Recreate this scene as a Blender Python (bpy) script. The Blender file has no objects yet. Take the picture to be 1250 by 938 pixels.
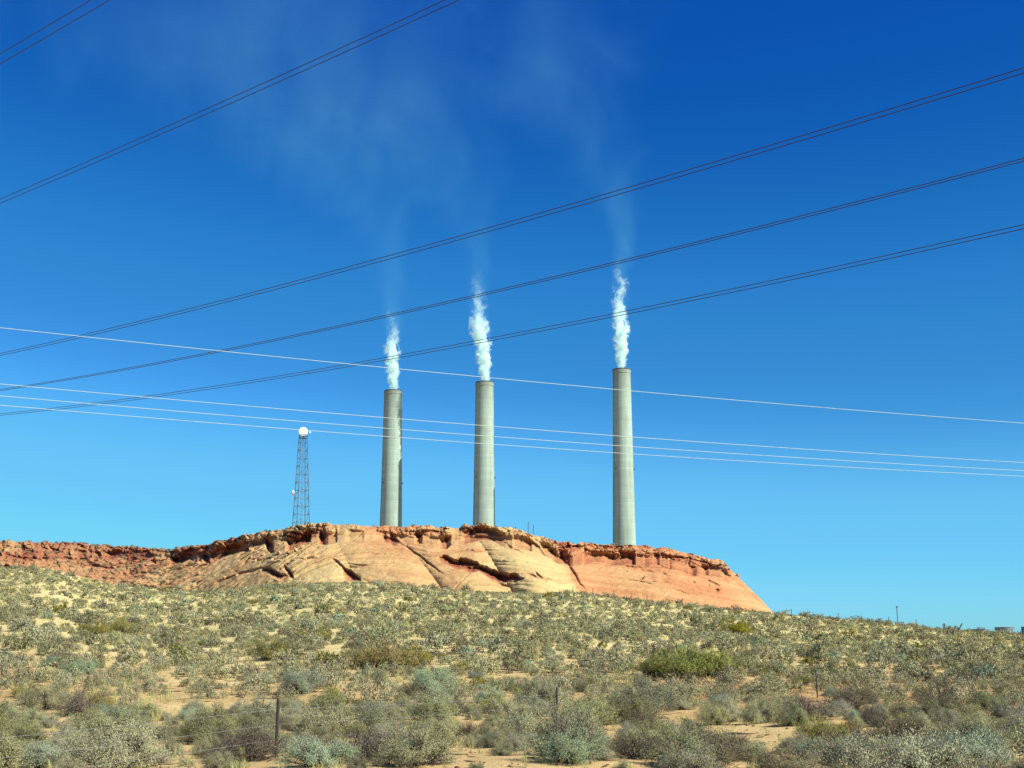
import bpy, math, random
import numpy as np
from mathutils import Vector

random.seed(7)
RNG = np.random.default_rng(11)
scene = bpy.context.scene
COL = scene.collection

# ------------------------------------------------------------------ camera
F_PX, CX, CY, CAM_H = 1650.0, 625.0, 469.0, 2.2
PITCH = math.atan((800.0 - CY) / F_PX)
CP, SP = math.cos(PITCH), math.sin(PITCH)
cam_data = bpy.data.cameras.new("camera")
cam = bpy.data.objects.new("camera", cam_data)
COL.objects.link(cam)
cam.location = (0, 0, CAM_H)
cam.rotation_euler = (math.radians(90) + PITCH, 0, 0)
cam_data.sensor_width = 36
cam_data.lens = 36 * F_PX / 1250.0
cam_data.clip_start = 0.2
cam_data.clip_end = 20000
scene.camera = cam

# ------------------------------------------------------------------ sky, sun, exposure
SUN_EL = math.radians(39)
SUN_TH = math.radians(61)                      # to the right of the direction towards the camera
sx, sy, sz = (math.sin(SUN_TH) * math.cos(SUN_EL), -math.cos(SUN_TH) * math.cos(SUN_EL), math.sin(SUN_EL))
world = bpy.data.worlds.new("World")
scene.world = world
world.use_nodes = True
nt = world.node_tree
bg = nt.nodes["Background"]
sky = nt.nodes.new("ShaderNodeTexSky")
sky.sky_type = 'NISHITA'
sky.sun_disc = False
sky.sun_elevation = SUN_EL
sky.sun_rotation = math.atan2(sx, sy)
sky.altitude = 1300
sky.air_density = 1.0
sky.dust_density = 0.3
sky.ozone_density = 3.0
# deep desert blue: the sky's three channels are graded one by one (raw sky value -> radiance)
GRADE = [
    [(0, 0), (.8, .003), (1.0, .005), (1.25, .0145), (1.5, .028), (1.9, .045), (2.9, .138), (3.3, .15), (4.2, .178), (5, .225), (8, .3)],
    [(0, 0), (1.5, .08), (1.75, .10), (2.2, .17), (2.6, .23), (3.1, .275), (4.6, .54), (5.2, .575), (6.2, .66), (8, .7)],
    [(0, 0), (2.9, .42), (3.4, .46), (4.4, .615), (5, .67), (6.4, .93), (8, .95)]]
sep = nt.nodes.new("ShaderNodeSeparateColor")
comb = nt.nodes.new("ShaderNodeCombineColor")
nt.links.new(sky.outputs[0], sep.inputs[0])
for ch in range(3):
    dv = nt.nodes.new("ShaderNodeMath"); dv.operation = 'MULTIPLY'; dv.inputs[1].default_value = 1 / 8
    fc = nt.nodes.new("ShaderNodeFloatCurve")
    cv = fc.mapping.curves[0]
    while len(cv.points) < len(GRADE[ch]):
        cv.points.new(0.5, 0.5)
    for k_, (a_, b_) in enumerate(GRADE[ch]):
        cv.points[k_].location = (a_ / 8, b_)
        cv.points[k_].handle_type = 'AUTO_CLAMPED'
    fc.mapping.update()
    ml = nt.nodes.new("ShaderNodeMath"); ml.operation = 'MULTIPLY'; ml.inputs[1].default_value = 11.1
    nt.links.new(sep.outputs[ch], dv.inputs[0])
    nt.links.new(dv.outputs[0], fc.inputs["Value"])
    nt.links.new(fc.outputs[0], ml.inputs[0])
    nt.links.new(ml.outputs[0], comb.inputs[ch])
nt.links.new(comb.outputs[0], bg.inputs[0])
bg.inputs[1].default_value = 0.05
sun_data = bpy.data.lights.new("sun", 'SUN')
sun = bpy.data.objects.new("sun", sun_data)
COL.objects.link(sun)
sun_data.energy = 5.0
sun_data.angle = math.radians(0.53)
sun_data.color = (1.0, 0.975, 0.80)
sun.rotation_euler = Vector((-sx, -sy, -sz)).to_track_quat('-Z', 'Y').to_euler()
scene.view_settings.view_transform = 'Standard'
scene.view_settings.look = 'None'
scene.view_settings.exposure = 0.85
scene.view_settings.gamma = 1.0
scene.view_settings.use_curve_mapping = False
scene.render.engine = 'CYCLES'
scene.cycles.max_bounces = 8
scene.cycles.volume_bounces = 5
scene.cycles.diffuse_bounces = 2
scene.cycles.transparent_max_bounces = 12


# ------------------------------------------------------------------ helpers
def P(u, v, Y):
    """point at depth Y (m along +Y) seen along a line of sight; u, v in sight units of the survey"""
    u = np.asarray(u, float); v = np.asarray(v, float); Y = np.asarray(Y, float)
    dx = (u - CX) / F_PX
    yv = (CY - v) / F_PX
    t = Y / (CP - yv * SP)
    return t * dx, Y + 0 * t, CAM_H + t * (SP + yv * CP)


def hash01(ix, iy, iz, seed=0):
    with np.errstate(over='ignore'):
        h = (ix.astype(np.int64) * 374761393 + iy.astype(np.int64) * 668265263 + iz.astype(np.int64) * 2147483647 + seed * 144269) & 0xffffffff
        h = ((h ^ (h >> 13)) * 1274126177) & 0xffffffff
        h = ((h ^ (h >> 16)) * 2246822519) & 0xffffffff
        h = h ^ (h >> 15)
    return (h & 0xffffff).astype(float) / 0xffffff


def vnoise(x, y, z=0.0, seed=0):
    x = np.asarray(x, float); y = np.asarray(y, float) + 0 * x; z = np.asarray(z, float) + 0 * x
    ix, iy, iz = np.floor(x), np.floor(y), np.floor(z)
    fx, fy, fz = x - ix, y - iy, z - iz
    fx, fy, fz = [t * t * t * (t * (t * 6 - 15) + 10) for t in (fx, fy, fz)]
    r = 0
    for a in (0, 1):
        for b in (0, 1):
            for c in (0, 1):
                w = (fx if a else 1 - fx) * (fy if b else 1 - fy) * (fz if c else 1 - fz)
                r = r + w * hash01(ix + a, iy + b, iz + c, seed)
    return r


def fbm(x, y, z=0.0, oct=4, seed=0, gain=0.5):
    s, a, n = 0, 1.0, 0
    for o in range(oct):
        s = s + a * vnoise(np.asarray(x) * 2 ** o, np.asarray(y) * 2 ** o, np.asarray(z) * 2 ** o, seed + o)
        n += a
        a *= gain
    return s / n            # 0..1


def worley(x, y, seed=0):
    ix, iy = np.floor(x), np.floor(y)
    f1 = np.full(np.shape(x), 9.0); f2 = np.full(np.shape(x), 9.0); idv = np.zeros(np.shape(x))
    for a in (-1, 0, 1):
        for b in (-1, 0, 1):
            px = ix + a + hash01(ix + a, iy + b, ix * 0, seed)
            py = iy + b + hash01(ix + a, iy + b, ix * 0, seed + 1)
            d = np.hypot(px - x, py - y)
            i = hash01(ix + a, iy + b, ix * 0, seed + 2)
            nearer = d < f1
            f2 = np.where(nearer, f1, np.minimum(f2, d))
            idv = np.where(nearer, i, idv)
            f1 = np.where(nearer, d, f1)
    return f1, f2, idv


def sstep(a, b, x):
    t = np.clip((np.asarray(x, float) - a) / (b - a), 0, 1)
    return t * t * (3 - 2 * t)


def mesh_np(name, verts, faces, k, attrs=None, smooth=False):
    """verts (N,3), faces (M,k) -> mesh; attrs: {name: (N,) float or (N,3) colour} per vertex"""
    me = bpy.data.meshes.new(name)
    verts = np.ascontiguousarray(verts, dtype=np.float32)
    faces = np.ascontiguousarray(faces, dtype=np.int32)
    n, m = len(verts), len(faces)
    me.vertices.add(n)
    me.vertices.foreach_set("co", verts.ravel())
    me.loops.add(m * k)
    me.loops.foreach_set("vertex_index", faces.ravel())
    me.polygons.add(m)
    me.polygons.foreach_set("loop_start", np.arange(0, m * k, k, dtype=np.int32))
    if smooth:
        me.polygons.foreach_set("use_smooth", np.ones(m, dtype=bool))
    me.update(calc_edges=True)
    for a, d in (attrs or {}).items():
        d = np.asarray(d, dtype=np.float32)
        if d.ndim == 1:
            at = me.attributes.new(a, 'FLOAT', 'POINT')
            at.data.foreach_set("value", d)
        else:
            at = me.attributes.new(a, 'FLOAT_COLOR', 'POINT')
            c = np.ones((n, 4), dtype=np.float32)
            c[:, :3] = d
            at.data.foreach_set("color", c.ravel())
    return me


def link(name, me, m, parent=None, loc=(0, 0, 0)):
    o = bpy.data.objects.new(name, me)
    COL.objects.link(o)
    if m is not None and not me.materials:
        me.materials.append(m)
    o.location = loc
    if parent is not None:
        o.parent = parent
    return o


def tag(o, label, cat, group=None, kind=None):
    o["label"] = label
    o["category"] = cat
    if group:
        o["group"] = group
    if kind:
        o["kind"] = kind
    return o


def empty(name, loc, label, cat, group=None, rz=0.0):
    o = bpy.data.objects.new(name, None)
    COL.objects.link(o)
    o.location = loc
    o.rotation_euler = (0, 0, rz)
    o.empty_display_size = 0.2
    return tag(o, label, cat, group)


class MB:
    """collects tubes, boxes and lathes; build() links them as one mesh object"""
    def __init__(self):
        self.v = []; self.f = []

    def tube(self, pts, rad, n=6, cap=True):
        pts = [Vector(p) for p in pts]
        if not hasattr(rad, '__len__'):
            rad = [rad] * len(pts)
        base = len(self.v)
        prev = None
        for i, p in enumerate(pts):
            t = (pts[min(i + 1, len(pts) - 1)] - pts[max(i - 1, 0)]).normalized()
            if prev is None:
                a = t.orthogonal().normalized()
            else:
                a = (prev - t * prev.dot(t)).normalized()
            prev = a
            b = t.cross(a)
            for k in range(n):
                an = 2 * math.pi * k / n
                self.v.append(p + (a * math.cos(an) + b * math.sin(an)) * rad[i])
        for i in range(len(pts) - 1):
            for k in range(n):
                q = base + i * n
                self.f.append((q + k, q + (k + 1) % n, q + n + (k + 1) % n, q + n + k))
        if cap:
            self.f.append(tuple(base + k for k in range(n))[::-1])
            q = base + (len(pts) - 1) * n
            self.f.append(tuple(q + k for k in range(n)))
        return self

    def box(self, c, s, rz=0.0, bev=0.0):
        base = len(self.v)
        co, si = math.cos(rz), math.sin(rz)
        for dz in (-.5, .5):
            for dx, dy in ((-.5, -.5), (.5, -.5), (.5, .5), (-.5, .5)):
                x, y = dx * s[0], dy * s[1]
                self.v.append(Vector((c[0] + x * co - y * si, c[1] + x * si + y * co, c[2] + dz * s[2])))
        for q in ((3, 2, 1, 0), (4, 5, 6, 7), (0, 1, 5, 4), (1, 2, 6, 5), (2, 3, 7, 6), (3, 0, 4, 7)):
            self.f.append(tuple(base + k for k in q))
        return self

    def lathe(self, prof, n=48, org=(0, 0, 0), axis='Z', rot=0.0, closed=False):
        """prof list of (r, h)"""
        base = len(self.v)
        for r, h in prof:
            for k in range(n):
                a = 2 * math.pi * k / n
                x, y, z = r * math.cos(a), r * math.sin(a), h
                if axis == 'Y':
                    x, y, z = x, h, y
                c, s_ = math.cos(rot), math.sin(rot)
                x, y = x * c - y * s_, x * s_ + y * c
                self.v.append(Vector((org[0] + x, org[1] + y, org[2] + z)))
        m = len(prof)
        for i in range(m if closed else m - 1):
            j = (i + 1) % m
            for k in range(n):
                self.f.append((base + i * n + k, base + i * n + (k + 1) % n, base + j * n + (k + 1) % n, base + j * n + k))
        return self

    def build(self, name, m, parent=None, loc=(0, 0, 0), smooth=False):
        me = bpy.data.meshes.new(name)
        me.from_pydata([tuple(x) for x in self.v], [], self.f)
        if smooth:
            for p_ in me.polygons:
                p_.use_smooth = True
        me.update()
        return link(name, me, m, parent, loc)


# ------------------------------------------------------------------ materials
def new_mat(name):
    m = bpy.data.materials.new(name)
    m.use_nodes = True
    return m, m.node_tree, m.node_tree.nodes["Principled BSDF"]


def N(t, kind, **kw):
    n = t.nodes.new(kind)
    for k, v in kw.items():
        setattr(n, k, v)
    return n


def ramp(t, src, stops):
    r = N(t, "ShaderNodeValToRGB")
    el = r.color_ramp.elements
    while len(el) > 1:
        el.remove(el[-1])
    el[0].position = stops[0][0]; el[0].color = (*stops[0][1], 1)
    for p_, c in stops[1:]:
        e = el.new(p_); e.color = (*c, 1)
    t.links.new(src, r.inputs[0])
    return r.outputs[0]


def mixc(t, fac, a, b, mode='MIX'):
    n = N(t, "ShaderNodeMix", data_type='RGBA', blend_type=mode)
    for s, val in (("Factor", fac), ("A", a), ("B", b)):
        if isinstance(val, (int, float)):
            n.inputs[s].default_value = val
        elif isinstance(val, tuple):
            n.inputs[s].default_value = (*val, 1)
        else:
            t.links.new(val, n.inputs[s])
    return n.outputs["Result"]


def math_n(t, op, a, b=None, c=None, clamp=False):
    n = N(t, "ShaderNodeMath", operation=op, use_clamp=clamp)
    for i, val in enumerate((a, b, c)):
        if val is None:
            continue
        if isinstance(val, (int, float)):
            n.inputs[i].default_value = val
        else:
            t.links.new(val, n.inputs[i])
    return n.outputs[0]


def noise_n(t, vec, scale, detail=4, rough=0.55, dist=0.0):
    n = N(t, "ShaderNodeTexNoise")
    n.inputs["Scale"].default_value = scale
    n.inputs["Detail"].default_value = detail
    n.inputs["Roughness"].default_value = rough
    n.inputs["Distortion"].default_value = dist
    if vec is not None:
        t.links.new(vec, n.inputs["Vector"])
    return n.outputs["Fac"]


def bump_n(t, bs, h, strength=0.4, dist=0.1):
    b = N(t, "ShaderNodeBump")
    b.inputs["Strength"].default_value = strength
    b.inputs["Distance"].default_value = dist
    t.links.new(h, b.inputs["Height"])
    t.links.new(b.outputs[0], bs.inputs["Normal"])


def mapping(t, vec, scale=(1, 1, 1), rot=(0, 0, 0)):
    m = N(t, "ShaderNodeMapping")
    m.inputs["Scale"].default_value = scale
    m.inputs["Rotation"].default_value = rot
    t.links.new(vec, m.inputs["Vector"])
    return m.outputs[0]


def mat_plain(name, col, rough=0.6, metal=0.0, var=0.15, scale=3.0):
    m, t, b = new_mat(name)
    tc = N(t, "ShaderNodeTexCoord")
    f = noise_n(t, tc.outputs["Object"], scale, 4)
    lo = tuple(c * (1 - var) for c in col); hi = tuple(min(1, c * (1 + var)) for c in col)
    t.links.new(ramp(t, f, [(0.3, lo), (0.7, hi)]), b.inputs["Base Color"])
    b.inputs["Roughness"].default_value = rough
    b.inputs["Metallic"].default_value = metal
    return m


def mat_sand():
    m, t, b = new_mat("desert_sand")
    g = N(t, "ShaderNodeNewGeometry").outputs["Position"]
    big = noise_n(t, g, 0.045, 4, 0.6)
    mid = noise_n(t, g, 0.5, 5, 0.6)
    fine = noise_n(t, g, 9.0, 4, 0.7)
    red = N(t, "ShaderNodeAttribute"); red.attribute_name = "red"
    pale = ramp(t, mid, [(0.3, (0.50, 0.405, 0.185)), (0.7, (0.60, 0.515, 0.26))])
    orange = ramp(t, mid, [(0.3, (0.36, 0.20, 0.085)), (0.7, (0.47, 0.30, 0.145))])
    f = math_n(t, 'ADD', red.outputs["Fac"], math_n(t, 'MULTIPLY', math_n(t, 'SUBTRACT', big, 0.46), 1.6), clamp=True)
    c = mixc(t, f, pale, orange)
    c = mixc(t, 1.0, c, ramp(t, fine, [(0.25, (0.80, 0.79, 0.78)), (0.7, (1.04, 1.04, 1.04))]), 'MULTIPLY')
    t.links.new(c, b.inputs["Base Color"])
    b.inputs["Roughness"].default_value = 0.95
    b.inputs["Specular IOR Level"].default_value = 0.1
    h = math_n(t, 'ADD', math_n(t, 'MULTIPLY', mid, 1.0), math_n(t, 'MULTIPLY', fine, 0.35))
    bump_n(t, b, h, 0.9, 0.14)
    return m


def mat_rock():
    m, t, b = new_mat("banded_sandstone")
    g = N(t, "ShaderNodeNewGeometry").outputs["Position"]
    def at(n):
        a = N(t, "ShaderNodeAttribute"); a.attribute_name = n
        return a.outputs["Fac"]
    bed = at("bed"); cap = at("cap"); red = at("red")
    wob = noise_n(t, g, 0.16, 3)
    blot = noise_n(t, g, 0.11, 5, 0.6)
    fine = noise_n(t, g, 2.4, 5, 0.7)
    # beds: thin layers along the 'bed' coordinate (metres across the layers)
    cx = N(t, "ShaderNodeCombineXYZ")
    t.links.new(math_n(t, 'ADD', bed, math_n(t, 'MULTIPLY', wob, 1.2)), cx.inputs[2])
    sp = N(t, "ShaderNodeSeparateXYZ"); t.links.new(g, sp.inputs[0])
    t.links.new(math_n(t, 'MULTIPLY', sp.outputs[0], 0.02), cx.inputs[0])
    b1 = noise_n(t, cx.outputs[0], 1.1, 5, 0.65)
    b2 = noise_n(t, cx.outputs[0], 4.5, 3, 0.6)
    tan_c = ramp(t, b1, [(0.28, (0.38, 0.265, 0.118)), (0.45, (0.45, 0.34, 0.158)), (0.6, (0.50, 0.40, 0.198)), (0.75, (0.42, 0.305, 0.133))])
    org_c = ramp(t, b1, [(0.28, (0.36, 0.135, 0.062)), (0.5, (0.45, 0.205, 0.095)), (0.72, (0.50, 0.275, 0.13))])
    f = math_n(t, 'ADD', red, math_n(t, 'MULTIPLY', math_n(t, 'SUBTRACT', blot, 0.5), 1.5), clamp=True)
    c = mixc(t, f, tan_c, org_c)
    c = mixc(t, 1.0, c, ramp(t, b2, [(0.30, (0.88, 0.84, 0.80)), (0.55, (1.0, 1.0, 1.0))]), 'MULTIPLY')
    c = mixc(t, 1.0, c, ramp(t, fine, [(0.25, (0.78, 0.76, 0.74)), (0.65, (1.04, 1.04, 1.04))]), 'MULTIPLY')
    cap_shade_c = ramp(t, fine, [(0.30, (0.11, 0.026, 0.017)), (0.54, (0.26, 0.075, 0.040)), (0.74, (0.45, 0.225, 0.11))])  # cap rock reds; the dark end also paints shade into recesses
    cap_shade_f = math_n(t, 'MULTIPLY_ADD', math_n(t, 'SUBTRACT', blot, 0.5), 1.1, cap, clamp=True)
    cap_shade_f = math_n(t, 'MULTIPLY', cap_shade_f, math_n(t, 'GREATER_THAN', cap, 0.02))
    c = mixc(t, cap_shade_f, c, cap_shade_c)
    # pale dust and scree where the surface lies nearly flat
    gn = N(t, "ShaderNodeNewGeometry"); sn = N(t, "ShaderNodeSeparateXYZ"); t.links.new(gn.outputs["True Normal"], sn.inputs[0])
    t.links.new(c, b.inputs["Base Color"])
    b.inputs["Roughness"].default_value = 0.92
    b.inputs["Specular IOR Level"].default_value = 0.15
    h = math_n(t, 'ADD', math_n(t, 'MULTIPLY', b2, 0.7), math_n(t, 'ADD', math_n(t, 'MULTIPLY', b1, 0.8), math_n(t, 'MULTIPLY', fine, 0.8)))
    bump_n(t, b, h, 0.5, 0.3)
    return m


def mat_leaf(name, vary=True):
    m, t, b = new_mat(name)
    t.nodes.remove(b)
    at = N(t, "ShaderNodeAttribute"); at.attribute_name = "tint"
    c = at.outputs["Color"]
    if vary:
        oi = N(t, "ShaderNodeObjectInfo")
        hs = N(t, "ShaderNodeHueSaturation")
        t.links.new(c, hs.inputs["Color"])
        r = oi.outputs["Random"]
        t.links.new(math_n(t, 'MULTIPLY_ADD', r, 0.05, 0.475), hs.inputs["Hue"])
        r2 = math_n(t, 'FRACT', math_n(t, 'MULTIPLY', r, 17.3))
        t.links.new(math_n(t, 'MULTIPLY_ADD', r2, 0.55, 0.67), hs.inputs["Value"])
        r3 = math_n(t, 'FRACT', math_n(t, 'MULTIPLY', r, 41.7))
        t.links.new(math_n(t, 'MULTIPLY_ADD', r3, 0.5, 0.75), hs.inputs["Saturation"])
        c = hs.outputs[0]
    d = N(t, "ShaderNodeBsdfDiffuse"); tr = N(t, "ShaderNodeBsdfTranslucent")
    t.links.new(c, d.inputs[0]); t.links.new(c, tr.inputs[0])
    mx = N(t, "ShaderNodeMixShader"); mx.inputs[0].default_value = 0.10
    t.links.new(d.outputs[0], mx.inputs[1]); t.links.new(tr.outputs[0], mx.inputs[2])
    t.links.new(mx.outputs[0], t.nodes["Material Output"].inputs["Surface"])
    return m


def mat_concrete():
    m, t, b = new_mat("stack_concrete")
    tc = N(t, "ShaderNodeTexCoord").outputs["Object"]
    sp = N(t, "ShaderNodeSeparateXYZ"); t.links.new(tc, sp.inputs[0])
    z = sp.outputs[2]
    # construction lifts: a thin darker joint every 2.4 m, plus slow shade changes between lifts
    lift = math_n(t, 'FRACT', math_n(t, 'DIVIDE', z, 2.4))
    joint = math_n(t, 'LESS_THAN', lift, 0.13)
    cell = N(t, "ShaderNodeTexWhiteNoise", noise_dimensions='1D')
    t.links.new(math_n(t, 'FLOOR', math_n(t, 'DIVIDE', z, 2.4)), cell.inputs["W"])
    streak = noise_n(t, mapping(t, tc, (0.5, 0.5, 0.012)), 1.0, 5, 0.65)
    blot = noise_n(t, mapping(t, tc, (0.06, 0.06, 0.03)), 1.0, 4, 0.6)
    c = ramp(t, streak, [(0.3, (0.240, 0.312, 0.275)), (0.55, (0.305, 0.390, 0.350)), (0.75, (0.335, 0.425, 0.38))])
    c = mixc(t, 1.0, c, ramp(t, cell.outputs["Value"], [(0.0, (0.93, 0.93, 0.93)), (1.0, (1.04, 1.04, 1.04))]), 'MULTIPLY')
    c = mixc(t, math_n(t, 'MULTIPLY', joint, 0.2), c, (0.16, 0.17, 0.14))
    c = mixc(t, 1.0, c, ramp(t, blot, [(0.3, (0.74, 0.75, 0.74)), (0.6, (1, 1, 1))]), 'MULTIPLY')
    # soot runs just below the rim
    top = N(t, "ShaderNodeMapRange"); t.links.new(z, top.inputs[0])
    top.inputs[1].default_value = 219; top.inputs[2].default_value = 234
    soot = math_n(t, 'MULTIPLY', top.outputs[0], math_n(t, 'MULTIPLY', noise_n(t, mapping(t, tc, (0.5, 0.5, 0.05)), 1.0, 3), 0.75))
    c = mixc(t, soot, c, (0.09, 0.08, 0.07))
    t.links.new(c, b.inputs["Base Color"])
    b.inputs["Roughness"].default_value = 0.85
    b.inputs["Specular IOR Level"].default_value = 0.2
    bump_n(t, b, math_n(t, 'ADD', math_n(t, 'MULTIPLY', joint, -0.5), streak), 0.3, 0.2)
    return m


M = {
    'sand': mat_sand(), 'rock': mat_rock(), 'concrete': mat_concrete(),
    'leaf': mat_leaf("scrub_leaf"), 'leaf_far': mat_leaf("scrub_leaf_distant", False),
    'twig': mat_plain("dry_twig", (0.075, 0.048, 0.036), 0.9, 0, 0.3, 6),
    'wood': mat_plain("weathered_post_wood", (0.04, 0.028, 0.025), 0.9, 0, 0.35, 5),
    'wire': mat_plain("galvanised_wire", (0.30, 0.29, 0.28), 0.5, 0.6),
    'cable_dark': mat_plain("dull_cable", (0.034, 0.028, 0.036), 0.7, 0.0),
    'cable_bright': mat_plain("bright_aluminium_cable", (0.40, 0.47, 0.44), 0.55, 0.0, 0.05),
    'steel': mat_plain("tower_steel", (0.055, 0.075, 0.095), 0.6, 0.0),
    'dish': mat_plain("dish_white", (0.80, 0.80, 0.78), 0.45, 0.0, 0.04),
    'dark': mat_plain("dark_fitting", (0.03, 0.03, 0.035), 0.6),
    'rim': mat_plain("stack_rim", (0.06, 0.055, 0.05), 0.8, 0, 0.3, 0.4),
    'tank': mat_plain("tank_blue_grey", (0.11, 0.16, 0.20), 0.6, 0, 0.1, 0.2),
    'tank_roof': mat_plain("tank_roof", (0.22, 0.27, 0.30), 0.6, 0, 0.1, 0.2),
    'paper': mat_plain("white_scrap", (0.75, 0.76, 0.74), 0.7, 0, 0.05),
}

# ------------------------------------------------------------------ ground
SHRUB_LINE = ([-400, 0, 60, 100, 150, 250, 330, 420, 500, 600, 700, 760, 820, 880, 940, 1000, 1100, 1160, 1250, 1500],
              [700, 694, 693, 706, 716, 724, 716, 712, 716, 723, 725, 731, 738, 744, 750, 755, 764, 771, 776, 782])
CREST_Y = 193.0


def ground(x, y):
    x = np.asarray(x, float); y = np.asarray(y, float)
    ye = np.maximum(y, 25.0)
    u = CX + F_PX * x / (ye * 0.99)
    u = np.clip(u, -400, 1500)
    v = sum(np.interp(u + d, *SHRUB_LINE) for d in (-18, -9, 0, 9, 18)) / 5
    H = P(u, v, CREST_Y)[2]
    f = np.interp(y, [0, 40, 50, 70, 85, 105, 130, 150, 165, 180, 193, 205], [0, 0, 0.02, 0.10, 0.19, 0.32, 0.47, 0.62, 0.74, 0.88, 1.0, 1.0])
    z = H * f
    back = sstep(200, 330, y)
    z = z * (1 - back) + 3.0 * back
    und = (fbm(x * 0.11, y * 0.11, 0, 3, 5) - 0.5) * 0.55 + (fbm(x * 0.5, y * 0.5, 0, 2, 9) - 0.5) * 0.16
    near = 1 - sstep(170, 215, y)
    return z + und * near


def axis_vals(lo_f, hi_f, step, far):
    c = list(np.arange(lo_f, hi_f + 1e-6, step))
    d, a = step, lo_f
    left = []
    while a > -far:
        d *= 1.35; a -= d; left.append(a)
    d, a = step, hi_f
    right = []
    while a < far:
        d *= 1.35; a += d; right.append(a)
    return np.array(left[::-1] + c + right)


gx = axis_vals(-110, 110, 0.6, 6000)
gy = axis_vals(12, 215, 0.6, 6000)
GX, GY = np.meshgrid(gx, gy)
GZ = ground(GX, GY)
nr, nc = GX.shape
idx = np.arange(nr * nc).reshape(nr, nc)
gf = np.stack([idx[:-1, :-1], idx[:-1, 1:], idx[1:, 1:], idx[1:, :-1]], -1).reshape(-1, 4)
gu = CX + F_PX * GX / (np.maximum(GY, 25) * 0.99)
red_g = 0.08 + 0.48 * (1 - sstep(55, 95, GY)) + 0.55 * sstep(560, 1150, gu) * sstep(40, 52, GY) * (1 - sstep(75, 110, GY)) - 0.25 * sstep(90, 140, GY) + 0.5 * sstep(195, 200, GY) \
    + 0.7 * np.exp(-((gu - 95) / 60) ** 2) * sstep(185, 194, GY)
me = mesh_np("ground", np.stack([GX, GY, GZ], -1).reshape(-1, 3), gf, 4, {"red": red_g.ravel()}, smooth=True)
ground_o = link("ground", me, M['sand'])
ground_o["kind"] = "structure"

# ------------------------------------------------------------------ sandstone mesa (terrain)
RIM = ([-420, -380, -200, 0, 60, 120, 180, 208, 250, 280, 310, 340, 380, 400, 450, 480, 520, 560, 580, 600, 630, 660, 680, 700, 740, 780, 820, 850, 880, 888, 905, 925, 940, 948],
       [712, 690, 657, 661, 662, 665, 669, 671, 665, 658, 652, 646, 640, 639, 643, 643, 642, 644, 639, 641, 646, 655, 661, 663, 665, 666, 670, 678, 685, 692, 709, 728, 744, 752])
FOOT = ([-420, -200, 0, 60, 100, 150, 200, 240, 280, 340, 420, 500, 560, 620, 700, 760, 820, 880, 940, 948],
        [724, 716, 712, 710, 716, 720, 726, 730, 728, 722, 720, 722, 726, 728, 731, 736, 742, 750, 756, 760])
YFOOT = ([-420, 0, 100, 150, 190, 240, 300, 350, 400, 560, 640, 700, 730, 850, 948],
         [240, 240, 238, 234, 226, 215, 205, 198, 195, 194, 193, 195, 199, 200, 201])
YDEP = ([-420, 0, 100, 180, 240, 300, 400, 560, 680, 740, 880, 910, 948],
        [46, 46, 44, 34, 26, 24, 23, 22, 22, 21, 18, 14, 6])
CAPPX = ([-420, 195, 215, 260, 300, 340, 390, 420, 450, 470, 545, 556, 566, 606, 640, 682, 700, 760, 820, 888, 900, 948],
         [14, 12, 17, 14, 11, 16, 15, 12, 7, 13, 14, 4, 11, 10, 16, 22, 19, 14, 15, 14, 4, 2])
CREASE = [150, 352, 408, 478, 570, 676, 950]     # where neighbouring domes meet, at the rim

U = np.arange(-420, 948.5, 0.9)
NT = 150
T = np.linspace(0, 1, NT) ** 0.96
UU, TT = np.meshgrid(U, T)
vr = np.interp(UU, *RIM)
rim_n = (fbm(UU * 0.09, UU * 0 + 3.3, 0, 4, 31) - 0.5) * 6.0 * sstep(948, 880, UU)
vf = np.interp(UU, *FOOT)
vv = vf + (vr - vf) * TT + rim_n * sstep(0.80, 1.0, TT)
def smooth_u(tab, w=14.0):
    k_ = sum(np.interp(U + w * d_, *tab) * math.exp(-d_ * d_ / 2) for d_ in np.linspace(-2, 2, 9))
    return np.tile((k_ / sum(math.exp(-d_ * d_ / 2) for d_ in np.linspace(-2, 2, 9)))[None, :], (NT, 1))
yf = smooth_u(YFOOT)
dep = smooth_u(YDEP)
cf = np.clip(np.interp(UU, *CAPPX) * (0.10 + 1.15 * fbm(UU * 0.045, UU * 0 + 7.7, 0, 2, 33, 0.5)) / np.maximum(vf - vr, 6), 0.03, 0.45)
cf0 = 0.17
tt = np.clip(TT / (1 - cf0), 0, 1)
dome = (1 - np.sqrt(1 - (0.965 * tt) ** 2)) / (1 - math.sqrt(1 - 0.965 ** 2)) * 0.84 * 0.35 + 0.84 * 0.65 * tt
tc_ = np.clip((TT - (1 - cf)) / cf, 0, 1)
prof = dome + 0.16 * np.clip((TT - (1 - cf0)) / cf0, 0, 1) ** 1.5
# dome lobes; creases lean with height
lean = np.interp(UU, [-400, 200, 330, 420, 480, 640, 680, 948], [-90, -90, -60, 25, 70, 60, 36, 20])
S = UU - lean * (1 - TT)
bul = np.zeros_like(S)
for a, b, amp in zip(CREASE[:-1], CREASE[1:], [2.2, 1.2, 2.0, 2.6, 4.6, 2.2]):
    fr = np.clip((S - a) / (b - a), 0, 1)
    w = (S >= a) & (S < b)
    bul = np.where(w, amp * np.sin(np.pi * fr ** 0.85) ** 0.85, bul)
bul *= (1 - 0.55 * tt)
YY = yf + dep * prof - bul
XX, _, ZZ = P(UU, vv, YY)
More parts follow.
